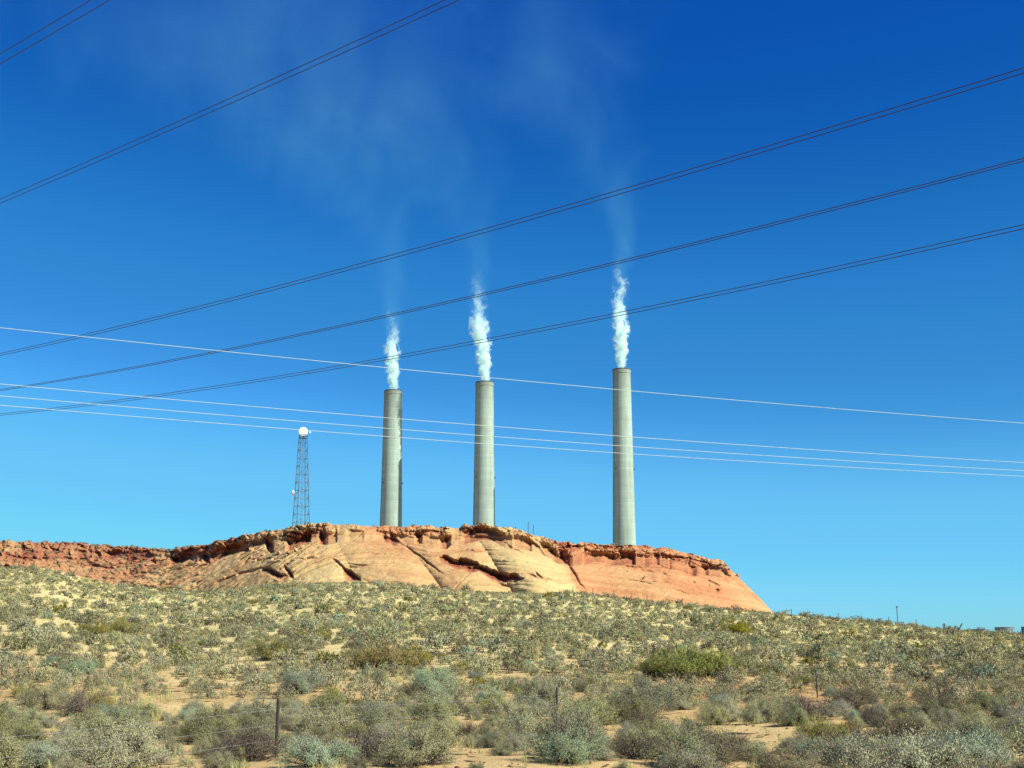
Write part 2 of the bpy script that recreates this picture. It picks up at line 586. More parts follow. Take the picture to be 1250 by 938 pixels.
# bedding coordinate: left shoulder beds climb to the right, the middle is nearly level, the right wedge dips a little
tilt = np.interp(UU, [-400, 180, 340, 430, 520, 690, 948], [0.05, 0.62, 0.55, 0.10, -0.04, -0.05, -0.10])
BED = ZZ - tilt * (XX + 25) + 0.010 * (XX + 4) ** 2 * sstep(490, 540, UU) * sstep(715, 680, UU) + 0.9 * (fbm(XX * 0.06, YY * 0.06, ZZ * 0.06, 3, 40) - 0.5) * 2
face = 1 - tc_ ** 2 * 0.6
# ledges: stepped relief along the beds
st = fbm(BED * 0.9, XX * 0.03, 0, 4, 50, 0.6)
st2 = fbm(BED * 2.6, XX * 0.05, 0, 3, 51, 0.6)
ledge_amt = np.interp(UU, [-400, 150, 210, 330, 420, 520, 640, 690, 948], [0.9, 1.0, 1.1, 0.9, 0.4, 0.6, 0.6, 0.3, 0.3])
disp = (st - 0.5) * 1.2 * ledge_amt + (st2 - 0.5) * 0.35 * ledge_amt + (fbm(XX * 0.25, YY * 0.25, ZZ * 0.25, 4, 60) - 0.5) * 0.9
disp += (fbm(XX * 1.1, YY * 0.8, ZZ * 1.6, 4, 61) - 0.5) * 0.5 * np.interp(UU, [-400, 180, 260, 500, 948], [2.2, 2.0, 1.0, 0.6, 0.6])
# broken cap rock: blocks standing proud over an undercut
f1, f2, bid = worley(UU * 0.085 + 0.8 * fbm(UU * 0.05, vv * 0.2, 0, 2, 71), vv * 0.16 + 0.6 * fbm(UU * 0.09, vv * 0.1, 0, 2, 72), 70)
g1, g2, gid = worley(UU * 0.22, vv * 0.30, 75)
crack = sstep(0.0, 0.16, f2 - f1)
crack2 = sstep(0.0, 0.18, g2 - g1)
pres = np.interp(UU, [-420, 195, 215, 392, 400, 440, 462, 545, 551, 562, 568, 610, 618, 640, 650, 705, 720, 760, 775, 884, 892], [0.6, 0.7, 1, 1, 0.45, 0.25, 1, 1, 0.1, 0.1, 1, 1, 0.5, 0.6, 1, 1, 0.75, 0.8, 1, 1, 0.3])
pres = np.clip(pres - 0.9 * sstep(0.50, 0.62, fbm(UU * 0.055, UU * 0 + 1.7, 0, 3, 35)) * 0.8, 0.05, 1)
capm = sstep(0.0, 0.12, tc_) * sstep(948, 890, UU) * pres
disp += capm * (0.3 + 1.8 * (np.maximum(bid, 0.18) - 0.45) + 0.7 * (gid - 0.5) + 1.1 * (crack - 1) + 0.5 * (crack2 - 1))
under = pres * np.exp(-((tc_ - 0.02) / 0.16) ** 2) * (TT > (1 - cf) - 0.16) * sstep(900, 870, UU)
disp -= under * (0.7 + 1.6 * fbm(UU * 0.06, vv * 0.03, 0, 3, 77)) * np.interp(UU, [-420, 200, 230, 420, 455, 470, 548, 558, 640, 690, 890], [0.5, 0.9, 1.5, 1.4, 0.5, 1.5, 1.5, 0.4, 0.9, 1.4, 1.1])
# red ridge on the left: broken slope of ledges and rubble
ridge = sstep(250, 150, UU)
disp += ridge * ((fbm(UU * 0.05, vv * 0.16, 0, 5, 80, 0.6) - 0.5) * 2.2 + 0.6 * (gid - 0.5) * sstep(0.2, 0.5, TT))


def gash(u1, v1, u2, v2, w, d, sharp=1.6):
    """weathered recess or crack: the rock steps back along a line"""
    L = math.hypot(u2 - u1, v2 - v1)
    ex, ey = (u2 - u1) / L, (v2 - v1) / L
    al = (UU - u1) * ex + (vv - v1) * ey
    ac = -(UU - u1) * ey + (vv - v1) * ex
    ac = ac + (fbm(UU * 0.07, vv * 0.03, 0, 3, int(u1) % 97, 0.5) - 0.5) * 3.2 * math.sqrt(w)
    t_ = al / L
    body = np.clip(4.2 * t_ * (1 - t_), 0, 1) ** 0.6
    wid = 0.72 * w * (0.2 + 0.9 * body) * (0.6 + 0.8 * fbm(UU * 0.10, UU * 0 + 0.7, 0, 2, int(v1) % 89))
    up = sstep(-wid * 0.5, -wid * 0.5 + 0.7, ac)
    lo = np.clip(1 - (ac + wid * 0.5) / (wid * 1.5), 0, 1) ** 0.8
    return 0.52 * d * up * lo * body * ((t_ > 0) & (t_ < 1))


G = 0
for g_ in [(533, 681, 590, 691, 8.5, 4.0), (560, 688, 640, 707, 10, 5.0), (548, 672, 612, 672, 3, 1.0), (640, 700, 676, 709, 4, 1.3),
           (588, 700, 622, 715, 4.5, 1.8), (652, 694, 668, 712, 3.5, 1.2), (405, 681, 421, 694, 4, 1.6), (416, 693, 440, 709, 13, 3.2),
           (478, 652, 545, 704, 2.6, 1.4), (676, 660, 716, 722, 3.4, 1.7), (318, 694, 352, 704, 9, 2.8), (262, 712, 330, 690, 4, 1.5),
           (345, 690, 356, 708, 5, 2.0), (205, 682, 258, 668, 9, 2.4), (225, 700, 300, 668, 3.5, 1.1), (240, 690, 320, 660, 3, 0.9),
           (190, 703, 262, 680, 3, 1.0), (300, 682, 345, 684, 3, 0.8), (355, 682, 400, 680, 2.5, 0.8), (465, 650, 488, 662, 7, 2.2),
           (492, 650, 545, 650, 6, 2.0), (566, 648, 596, 645, 6, 2.0), (338, 655, 395, 648, 8, 2.4), (300, 663, 336, 655, 6, 1.8),
           (100, 690, 140, 692, 5, 2.6), (0, 676, 60, 680, 5, 2.5), (60, 678, 110, 682, 4, 2.0), (-20, 690, 30, 694, 6, 2.4),
           (140, 685, 200, 684, 4, 2.0), (160, 672, 210, 674, 3, 1.2), (680, 667, 712, 669, 8, 2.4), (715, 672, 770, 668, 4, 1.4),
           (800, 676, 850, 684, 5, 1.7), (845, 684, 884, 693, 6, 1.9), (720, 690, 800, 692, 1.5, 0.5), (740, 706, 840, 712, 1.5, 0.5),
           (780, 695, 800, 700, 2.5, 0.9), (862, 708, 880, 715, 2.5, 0.9), (808, 698, 815, 702, 2.5, 0.8), (873, 720, 878, 722, 4, 1.2),
           (430, 668, 520, 672, 1.5, 0.45), (440, 690, 530, 694, 1.5, 0.4), (610, 655, 640, 676, 3, 1.0), (640, 655, 672, 680, 4, 1.4)]:
    G = np.maximum(G, gash(*g_))
disp -= G
# thin open bedding cracks and joints
def crackline(f_, w_):
    return np.clip(1 - np.abs(f_ - 0.5) / w_, 0, 1)
cr_on = sstep(0.42, 0.60, fbm(UU * 0.018, vv * 0.05, 0, 3, 140))
CR = crackline(fbm(BED * 0.55 + 0.35 * fbm(UU * 0.05, vv * 0.1, 0, 3, 142), XX * 0.018, 0, 3, 141), 0.018) * cr_on
CR2 = crackline(fbm(BED * 1.5, XX * 0.03, 5.5, 3, 143), 0.022) * sstep(0.45, 0.6, fbm(UU * 0.03, vv * 0.06, 0, 3, 144))
J = crackline(fbm((UU - 1.2 * (700 - vv)) * 0.02, vv * 0.006, 0, 3, 145), 0.008) * sstep(0.5, 0.6, fbm(UU * 0.02, vv * 0.04, 0, 3, 146))
camt = np.interp(UU, [-420, 170, 210, 340, 420, 690, 948], [0.5, 0.7, 1.4, 1.2, 0.9, 0.7, 0.7])
disp -= camt * (0.5 * CR + 0.22 * CR2 + 0.35 * J) * (1 - 0.7 * tc_)
fade_foot = sstep(0.0, 0.10, TT) * 0.9 + 0.1
disp *= fade_foot * np.interp(UU, [-420, -380, 880, 925, 948], [0.2, 1, 1, 0.5, 0.05])
dirn = np.array([0.0, -0.93, 0.22])
VX, VY, VZ = XX.copy(), YY + dirn[1] * disp, ZZ + dirn[2] * disp * (1 - tc_)
# plateau and back slope
rows = [(VX, VY, VZ)]
px, py, pz = XX[-1], VY[-1].copy(), VZ[-1]
kx = XX[-1] / YY[-1]
top_base = np.minimum(pz, CAM_H + (pz - CAM_H))
extra = [(0.7, 0.0), (1.6, -0.1), (3, -0.05), (6, 0.0), (11, 0.1), (18, 0.1), (28, -0.4), (42, -1.2)]
exx, exy, exz = [], [], []
for d, dz in extra:
    y2 = py + d
    jit = (fbm(px * 0.35, y2 * 0.35, 0, 4, 90) - 0.5) * (0.5 if d > 1 else 0.2)
    exx.append(kx * y2); exy.append(y2); exz.append(pz + dz - 0.012 * d + jit)
for k, (d, q) in enumerate([(52, 0.65), (64, 0.3), (80, -0.2)]):
    y2 = py + d
    exx.append(kx * y2); exy.append(y2); exz.append(3 + (pz - 4.2 - 3) * q)
VX = np.vstack([VX, exx]); VY = np.vstack([VY, exy]); VZ = np.vstack([VZ, exz])
nr, nc = VX.shape
idx = np.arange(nr * nc).reshape(nr, nc)
rf = np.stack([idx[:-1, :-1], idx[:-1, 1:], idx[1:, 1:], idx[1:, :-1]], -1).reshape(-1, 4)
cap_shade_a = np.vstack([np.clip(capm * (0.75 - 0.75 * bid) + 0.65 * under + 1.0 * np.clip(G / 1.2, 0, 1) * sstep(0.05, 0.15, TT) + 0.3 * np.clip(CR + 0.4 * CR2 + 0.6 * J, 0, 1), 0, 1), np.tile(np.array([0.55, 0.4, .3, .3, .3, .3, .3, .3, .3, .3, .3])[:, None], (1, nc))])  # cap rock red, plus overhang shade put into the colour of recesses
cap_shade_a = np.clip(cap_shade_a + 0.40 * sstep(235, 165, U)[None, :], 0, 1)
cap_shade_a[:, :] *= sstep(948, 900, U)[None, :]
red_row = np.interp(S, [-420, 130, 215, 300, 380, 470, 560, 600, 668, 680, 760, 948], [0.52, 0.56, 0.60, 0.5, 0.25, 0.50, 0.34, 0.14, 0.16, 0.95, 0.9, 0.74])
red_row = red_row + 0.25 * (TT - 0.5) * (UU > 380) + 0.45 * np.exp(-((UU - 500) / 60) ** 2) * sstep(0.35, 0.8, TT)
red_a = np.vstack([red_row, np.tile(np.full((11, 1), 0.5), (1, nc))])
bed_a = np.vstack([BED, np.array(exz)])
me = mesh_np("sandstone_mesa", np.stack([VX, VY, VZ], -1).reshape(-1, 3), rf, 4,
             {"cap": cap_shade_a.ravel(), "red": red_a.ravel(), "bed": bed_a.ravel()}, smooth=False)
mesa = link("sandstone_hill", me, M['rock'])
mesa["kind"] = "structure"


def mesa_top(u, back=6.0):
    """a point on the plateau behind the rim at bearing u"""
    c = int(np.argmin(np.abs(U - u)))
    ys = VY[NT:NT + 8, c]; k = int(np.argmin(np.abs(ys - VY[NT - 1, c] - back)))
    return float(VX[NT + k, c]), float(VY[NT + k, c]), float(VZ[NT + k, c])


# ------------------------------------------------------------------ smokestacks
STACKS = [  # bearing, depth, top v, label
    (480, 1205.0, 478.5, "leftmost and shortest of three concrete smokestacks, nearest the lattice tower"),
    (591.5, 1165.0, 468.0, "middle of three concrete smokestacks, behind the hill's rounded centre dome"),
    (758.7, 1110.0, 452.5, "rightmost and tallest of three concrete smokestacks, standing apart to the right"),
]
stack_tops = []
for u, Y, vt, lab in STACKS:
    x, y, zt = [float(q) for q in P(u, vt, Y)]
    z0 = float(ground(x, y)) - 0.3
    Ht = zt - z0
    root = empty("smokestack", (x, y, z0), lab, "smokestack", "power plant smokestacks")
    pxm = Y / (F_PX * CP)
    rt = 10.9 * pxm
    rb = rt * 1.46
    prof = [(rb + 0.6, 0), (rb + 0.6, 1.2), (rb, 1.3)]
    for k in range(1, 41):
        f_ = k / 40
        prof.append((rb + (rt - rb) * (f_ ** 0.86), 1.3 + (Ht - 3.2 - 1.3) * f_))
    MB().lathe(prof, 64).build("shaft", M['concrete'], root, smooth=True)
    MB().lathe([(rt + 0.02, Ht - 3.2), (rt + 0.28, Ht - 3.0), (rt + 0.28, Ht - 0.25), (rt + 0.05, Ht), (rt - 0.9, Ht), (rt - 0.9, Ht - 3.2)], 64).build("rim", M['concrete'], root)
    ring = MB()
    ring.lathe([(rt - 0.85, Ht + 0.004), (rt + 0.16, Ht + 0.004), (rt + 0.16, Ht + 0.75), (rt - 0.1, Ht + 0.95), (rt - 0.85, Ht + 0.95)], 64, closed=True)
    ring.build("coping", M['rim'], root)
    MB().lathe([(4.3, Ht - 14), (4.3, Ht + 1.6), (4.05, Ht + 1.6), (4.05, Ht - 14)], 40).build("flue", M['rim'], root, smooth=False)
    deck = MB().lathe([(4.3, Ht - 0.9), (rt - 0.9, Ht - 0.9)], 48)
    deck.build("roof_slab", M['rim'], root)
    # gallery of warning lights and a caged ladder on the lit side
    for hz, angs in ((0.32 * Ht, (-2.4, -0.15, 1.9)), (0.64 * Ht, (-2.4, -0.15, 1.9))):
        f_ = (hz - 1.3) / (Ht - 4.5)
        r = rb + (rt - rb) * (f_ ** 0.86)
        for a in angs:
            b_ = MB()
            cx_, cy_ = math.cos(a), math.sin(a)
            b_.box((cx_ * (r + 0.55), cy_ * (r + 0.55), hz), (1.3, 1.3, 0.15), a)
            b_.box((cx_ * (r + 0.6), cy_ * (r + 0.6), hz + 0.7), (0.6, 0.6, 1.1), a)
            b_.build("warning_light", M['dark'], root)
    lad = MB()
    a = -2.75
    def rr(h):
        return rb + (rt - rb) * (max(0, (h - 1.3) / (Ht - 4.5)) ** 0.86)
    for off in (-0.25, 0.25):
        pts = []
        for k in range(12):
            h = 4 + (Ht - 8) * k / 11
            r = rr(h) + 0.22
            pts.append((math.cos(a) * r - math.sin(a) * off, math.sin(a) * r + math.cos(a) * off, h))
        lad.tube(pts, 0.06, 4)
    lad.build("ladder", M['steel'], root)
    stack_tops.append((x, y, z0 + Ht + 1.0, Y, pxm))


# ------------------------------------------------------------------ smoke plumes
def plume_mat(name, zmax, ax_pts, r_pts, k_pts, nscale, lo, hi, warp, stretch, rate, edge, tint, shred=0.0):
    """volume whose density follows a drifting axis; tables are in metres above the stack mouth"""
    m = bpy.data.materials.new(name)
    m.use_nodes = True
    t = m.node_tree
    t.nodes.remove(t.nodes["Principled BSDF"])
    tc = N(t, "ShaderNodeTexCoord").outputs["Object"]
    sp = N(t, "ShaderNodeSeparateXYZ"); t.links.new(tc, sp.inputs[0])
    zf = math_n(t, 'DIVIDE', sp.outputs[2], zmax, clamp=True)

    def curve(pts, lo_, hi_):
        n = N(t, "ShaderNodeFloatCurve")
        c = n.mapping.curves[0]
        n.mapping.use_clip = False
        pp = [(z / zmax, (q - lo_) / (hi_ - lo_)) for z, q in pts]
        while len(c.points) < len(pp):
            c.points.new(0.5, 0.5)
        for i, (a, b) in enumerate(pp):
            c.points[i].location = (a, b)
            c.points[i].handle_type = 'AUTO_CLAMPED'
        n.mapping.update()
        t.links.new(zf, n.inputs["Value"])
        return math_n(t, 'MULTIPLY_ADD', n.outputs[0], hi_ - lo_, lo_)
    amin = min(q for _, q in ax_pts) - 1; amax = max(q for _, q in ax_pts) + 1
    ax = curve(ax_pts, amin, amax)
    R = curve(r_pts, 0, max(q for _, q in r_pts))
    K = curve(k_pts, 0, max(q for _, q in k_pts))
    dx = math_n(t, 'SUBTRACT', sp.outputs[0], ax)
    n1 = noise_n(t, mapping(t, tc, (nscale, nscale, nscale * stretch)), 1.0, 4, 0.6, warp)
    d = math_n(t, 'SQRT', math_n(t, 'ADD', math_n(t, 'MULTIPLY', dx, dx), math_n(t, 'MULTIPLY', sp.outputs[1], sp.outputs[1])))
    q = math_n(t, 'SUBTRACT', 1.0, math_n(t, 'DIVIDE', d, R))          # 1 on the axis, 0 at the rim
    s = math_n(t, 'MULTIPLY_ADD', math_n(t, 'SUBTRACT', n1, 0.5), edge, q)
    if shred:
        s = math_n(t, 'SUBTRACT', s, math_n(t, 'MULTIPLY', math_n(t, 'POWER', zf, 1.4), shred))   # breaks up as it rises
    mr = N(t, "ShaderNodeMapRange", interpolation_type='SMOOTHSTEP')
    mr.inputs[1].default_value = lo; mr.inputs[2].default_value = hi
    t.links.new(s, mr.inputs[0])
    rim = N(t, "ShaderNodeMapRange", interpolation_type='SMOOTHSTEP')
    rim.inputs[1].default_value = -0.45; rim.inputs[2].default_value = 0.1
    t.links.new(q, rim.inputs[0])
    dens = math_n(t, 'MULTIPLY', math_n(t, 'MULTIPLY', mr.outputs[0], rim.outputs[0]), K)
    v = N(t, "ShaderNodeVolumePrincipled")
    v.inputs["Color"].default_value = tint
    v.inputs["Anisotropy"].default_value = -0.1
    t.links.new(dens, v.inputs["Density"])
    t.links.new(v.outputs[0], t.nodes["Material Output"].inputs["Volume"])
    m.cycles.volume_step_rate = rate
    return m


def plume_domain(name, m, parent, ax_pts, r_pts, grow):
    zs = sorted(set(z for z, _ in ax_pts) | set(z for z, _ in r_pts))
    zz = np.linspace(zs[0], zs[-1], 20)
    b = MB()
    pts = [(float(np.interp(z, *zip(*ax_pts))), 0, float(z)) for z in zz]
    rad = [float(np.interp(z, *zip(*r_pts))) * grow + 0.5 for z in zz]
    n = 20
    base = 0
    for p_, r in zip(pts, rad):
        for k in range(n):
            a = 2 * math.pi * k / n
            b.v.append(Vector((p_[0] + r * math.cos(a), r * math.sin(a), p_[2])))
    for i in range(len(pts) - 1):
        for k in range(n):
            q = i * n
            b.f.append((q + k, q + (k + 1) % n, q + n + (k + 1) % n, q + n + k))
    b.f.append(tuple(range(n))[::-1])
    b.f.append(tuple((len(pts) - 1) * n + k for k in range(n)))
    return b.build(name, m, parent)


PLUMES = [
    # column: (v, centre u, half width px, density) ; trail likewise
    dict(col=[(478, 480, 6.5, .22), (450, 479.5, 7.5, .2), (425, 479, 9, .17), (413, 480, 9, .05), (400, 481, 8, .025), (386, 477, 7, .008), (372, 474, 6, 0)],
         trail=[(440, 480, 8, 0.0), (400, 480, 10, .009), (380, 478, 13, .006), (350, 474, 20, .003), (290, 462, 38, .0014), (220, 425, 75, .0008), (140, 345, 130, .00045), (60, 265, 170, .0003), (-60, 170, 200, .00015)],
         label="white smoke plume rising from the leftmost smokestack, short and puffy"),
    dict(col=[(468, 591.5, 6.5, .22), (440, 591, 8, .2), (415, 588, 9.5, .17), (400, 585, 11, .12), (385, 585, 8, .05), (365, 584, 9, .02), (345, 582, 9, .006), (320, 580, 8, 0)],
         trail=[(430, 590, 9, 0.0), (375, 584, 11, .009), (345, 582, 14, .006), (310, 577, 20, .003), (270, 562, 34, .0016), (200, 535, 70, .0009), (130, 490, 120, .0005), (60, 445, 150, .0003), (-60, 390, 170, .00012)],
         label="white smoke plume rising from the middle smokestack, kinked to the left above the cables"),
    dict(col=[(453, 758, 6, .22), (430, 758.5, 7.5, .21), (400, 758.5, 9, .18), (385, 756, 9, .15), (370, 755, 7.5, .09), (350, 759, 8, .05), (332, 754, 6.5, .02), (315, 756, 6, 0)],
         trail=[(410, 758, 9, 0.0), (345, 757, 10, .009), (320, 758, 13, .006), (290, 764, 20, .0035), (250, 752, 32, .002), (190, 728, 48, .0012), (130, 697, 66, .0009), (60, 675, 95, .0005), (-60, 640, 130, .00012)],
         label="white smoke plume rising from the rightmost smokestack, tallest and thinning upward"),
]
for (x, y, zt, Y, pxm), pl in zip(stack_tops, PLUMES):
    root = empty("smoke_plume", (x, y, zt), pl["label"], "smoke", "smoke plumes over the stacks")
    for kind in ("col", "trail"):
        tab = pl[kind]
        rowz = []
        for v, u, w, k in tab:
            px_, _, pz_ = [float(q) for q in P(u, v, Y)]
            rowz.append((pz_ - zt, px_ - x, w * pxm * (0.95 + 0.6 * max(0, min(1, (tab[0][0] - v) / 110)) if kind == "col" else 1.7), k * (2.0 if kind == "col" else 1.1)))
        z_off = rowz[0][0]
        sub = [(a - z_off, b, c, d) for a, b, c, d in rowz]
        ax_ = [(a, b) for a, b, c, d in sub]; r_ = [(a, c) for a, b, c, d in sub]; k_ = [(a, d) for a, b, c, d in sub]
        if kind == "col":
            mm = plume_mat("smoke_dense", sub[-1][0], ax_, r_, k_, 0.20, 0.05, 0.40, 0.9, 0.8, 0.08, 3.3, (0.82, 1.0, 1.0, 1), 0.75)
            o = plume_domain("smoke_column", mm, root, ax_, r_, 1.45)
        else:
            mm = plume_mat("smoke_thin", sub[-1][0], ax_, r_, k_, 0.012, 0.1, 1.2, 1.3, 0.7, 0.10, 3.2, (0.30, 0.84, 1.0, 1))
            o = plume_domain("smoke_trail", mm, root, ax_, r_, 1.45)
        o.location = (0, 0, z_off + (0.2 if kind == "col" else 0))

# ------------------------------------------------------------------ lattice microwave tower
tx, ty, tz = mesa_top(367.5, 6.0)
troot = empty("lattice_tower", (tx, ty, tz), "slim grey steel lattice tower with a round white dish on top", "radio tower")
tp = ty / (F_PX * CP)
top_z = float(P(370.5, 531, ty)[2]) - tz
bx = float(P(367.5, 640, ty)[0])
hb, ht = 9.6 * tp, 4.6 * tp
topx = float(P(370.3, 531, ty)[0]) - tx
yaw = math.radians(28)
corners = [(math.cos(yaw + math.pi / 4 + k * math.pi / 2), math.sin(yaw + math.pi / 4 + k * math.pi / 2)) for k in range(4)]
NS = 12
def tw(k, f_):
    r = (hb + (ht - hb) * f_) * 1.18
    return Vector((corners[k % 4][0] * r + topx * f_, corners[k % 4][1] * r, top_z * f_ - 0.4 * (1 - f_)))
for k in range(4):
    MB().tube([tw(k, 0), tw(k, 1)], [0.07, 0.055], 5).build("leg", M['steel'], troot)
fr = [1 - (1 - i / NS) ** 1.0 for i in range(NS + 1)]
br = MB()
for i in range(NS):
    for k in range(4):
        br.tube([tw(k, fr[i + 1]), tw(k + 1, fr[i + 1])], 0.036, 4)
        if (i + k) % 2:
            br.tube([tw(k, fr[i]), tw(k + 1, fr[i + 1])], 0.027, 4)
        else:
            br.tube([tw(k + 1, fr[i]), tw(k, fr[i + 1])], 0.027, 4)
br.build("bracing", M['steel'], troot)
cage = MB()
for off in (-0.12, 0.12):
    cage.tube([(off, 0, 0), (topx + off, 0, top_z)], 0.02, 4)
for i in range(34):
    f_ = i / 34
    cage.tube([(topx * f_ - 0.12, 0, top_z * f_), (topx * f_ + 0.12, 0, top_z * f_)], 0.018, 4)
cage.build("ladder", M['steel'], troot)
plat = MB().box((topx, 0, top_z - 0.55), (1.15, 1.15, 0.09), yaw)
plat.build("platform", M['steel'], troot)
rd = 5.5 * tp
dish = MB()
prof = [(0.02, -0.14)] + [(rd * s_, -0.14 + 0.05 * s_ * s_) for s_ in (0.3, 0.6, 0.85, 0.97)] + [(rd, -0.06), (rd, 0.30), (rd * 0.8, 0.42), (0.02, 0.55)]
dish.lathe([(a, b) for a, b in prof], 40, (topx, -0.25, top_z + 0.50), 'Y')
dish.build("dish", M['dish'], troot, smooth=False)
MB().box((topx, 0.35, top_z - 0.1), (0.28, 0.28, 1.1)).tube([(topx - 0.9, 0.1, top_z + 0.42), (topx + 1.15, 0.1, top_z + 0.42)], 0.05, 6).build("dish_mount", M['steel'], troot)
MB().box((topx + 1.12, 0.05, top_z + 0.44), (0.2, 0.3, 0.26)).build("side_antenna", M['dish'], troot)
# small side dish low on the left, seen edge on
sz_ = float(P(357, 602, ty)[2]) - tz
sxp = float(P(357.2, 602, ty)[0]) - tx
sd = MB()
sd.lathe([(0.02, -0.30), (0.30, -0.22), (0.44, 0.0), (0.44, 0.12), (0.02, 0.2)], 24, (0, 0, 0), 'Y')
o = sd.build("side_dish", M['dish'], troot, (sxp + 0.1, -0.1, sz_))
o.rotation_euler = (0, 0, math.radians(-65))
MB().tube([(sxp + 0.1, -0.1, sz_), (sxp + 0.95, 0, sz_)], 0.05, 5).build("side_arm", M['steel'], troot)


# ------------------------------------------------------------------ power lines
def cable_pts(phi, c, s0, lat, z0, lo, hi, n=90):
    pts = []
    for i in range(n):
        s = lo + (hi - lo) * i / (n - 1)
        pts.append((s * math.cos(phi) - lat * math.sin(phi), s * math.sin(phi) + lat * math.cos(phi), z0 + c * (s - s0) ** 2))
    return pts


PHI, CC, S0 = -0.73065, 3.7027e-4, -51.85
BUND = [
    (((24.115, 26.007), (24.579, 26.004)), 0.017, "pair of dark power cables cutting across the photo's top left corner"),
    (((33.049, 26.025), (33.385, 26.011)), 0.019, "pair of dark power cables climbing steeply from the left edge to the top edge"),
    (((53.432, 25.803), (54.128, 25.888)), 0.023, "highest pair of dark power cables running the full width over the smoke"),
    (((64.265, 26.068), (64.615, 26.056)), 0.024, "middle pair of dark power cables running the full width, nearly touching each other"),
    (((74.631, 26.121), (75.037, 26.016)), 0.025, "lowest pair of dark power cables, crossing the smoke just above the stacks"),
]
SPAC = [[], [], [(1231, 94)], [(253, 430)], [(376, 455)]]
for (w2, rad, lab), marks in zip(BUND, SPAC):
    mid = [sum(q) / 2 for q in zip(*w2)]
    root = empty("power_cable", (-mid[0] * math.sin(PHI), mid[0] * math.cos(PHI), mid[1]), lab, "power line", "dark high-voltage cables overhead")
    inv = Vector(root.location)
    allp = []
    for lat, z0 in w2:
        pts = [Vector(p_) - inv for p_ in cable_pts(PHI, CC, S0, lat, z0, -260, 150, 120)]
        allp.append(pts)
        MB().tube(pts, rad, 6).build("conductor", M['cable_dark'], root, smooth=True)
    for um, vm in marks:
        # spacer clamp: nearest station along the line to the sighted bearing
        best = min(range(len(allp[0])), key=lambda i: abs(CX + F_PX * (allp[0][i] + inv).x / max(1, (allp[0][i] + inv).y * CP + ((allp[0][i] + inv).z - CAM_H) * SP) - um))
        a, b = allp[0][best], allp[1][best]
        sp_ = MB().tube([a, b], 0.025, 6)
        for q in (a, b):
            d_ = (allp[0][best + 1] - allp[0][best]).normalized()
            sp_.tube([q - d_ * 0.13, q + d_ * 0.13], 0.04 if um < 1000 else 0.045, 8)
        sp_.build("spacer", M['dish'] if um > 1000 else M['steel'], root)

PHI2, CC2, S02 = 0.42459, 3.7147e-4, 25.74
for lat, z0, lab in [(44.78, 12.204, "highest of the bright thin wires, well above the other three"),
                     (46.508, 10.718, "bright thin wire, upper one of the three running close together"),
                     (47.642, 10.528, "bright thin wire, central one of the three running close together"),
                     (50.378, 10.686, "lowest of the bright thin wires, passing in front of the tower dish")]:
    base = Vector((-lat * math.sin(PHI2), lat * math.cos(PHI2), z0))
    pts = [Vector(p_) - base for p_ in cable_pts(PHI2, CC2, S02, lat, z0, -70, 150, 80)]
    o = MB().tube(pts, 0.0095, 6).build("overhead_wire", M['cable_bright'], None, base, smooth=True)
    tag(o, lab, "wire", "bright wires crossing in front of the stacks")

# ------------------------------------------------------------------ fences
def gpoint(u, v, ymin=24, ymax=200):
    """where the sight line meets the ground"""
    ys = np.linspace(ymin, ymax, 1800)
    x, y, z = P(np.full_like(ys, u), np.full_like(ys, v), ys)
    g = ground(x, y)
    i = int(np.argmax(z < g)) if v < 800 else int(np.argmax(z < g))
    if not (z < g).any():
        i = len(ys) - 1
    return float(x[i]), float(y[i]), float(g[i])


p1, p2, p3 = gpoint(337, 925), gpoint(680, 886), gpoint(998, 852)
fdir = Vector((p3[0] - p1[0], p3[1] - p1[1], 0))
root = empty("wire_fence", p2, "dark wooden posts of a wire fence standing among the near sagebrush", "fence")
posts = [p1, p2, p3, ]
e = Vector((p1[0], p1[1], 0)) - Vector((p2[0], p2[1], 0))
posts = [tuple(Vector((p1[0], p1[1], 0)) + e)] + posts
tops = []
for i, q in enumerate(posts):
    gz = float(ground(q[0], q[1]))
    h = [1.2, 1.16, 1.15, 1.20][i]
    off = Vector((q[0] - p2[0], q[1] - p2[1], gz - p2[2]))
    ln = Vector((random.uniform(-.03, .03), random.uniform(-.03, .03), 0))
    MB().tube([off + Vector((0, 0, -0.3)), off + Vector((0, 0, h * .5)) + ln * .5, off + Vector((0, 0, h)) + ln], [0.037, 0.035, 0.030], 7).build("post", M['wood'], root)
    tops.append((off, h))
for hh in (0.35, 0.65, 0.95):
    b = MB()
    for (a, ha), (c, hc) in zip(tops[:-1], tops[1:]):
        pts = [a.lerp(c, s / 8) + Vector((0, 0, hh - 0.06 * math.sin(math.pi * s / 8))) for s in range(9)]
        b.tube(pts, 0.004, 4)
    b.build("strand", M['wire'], root)

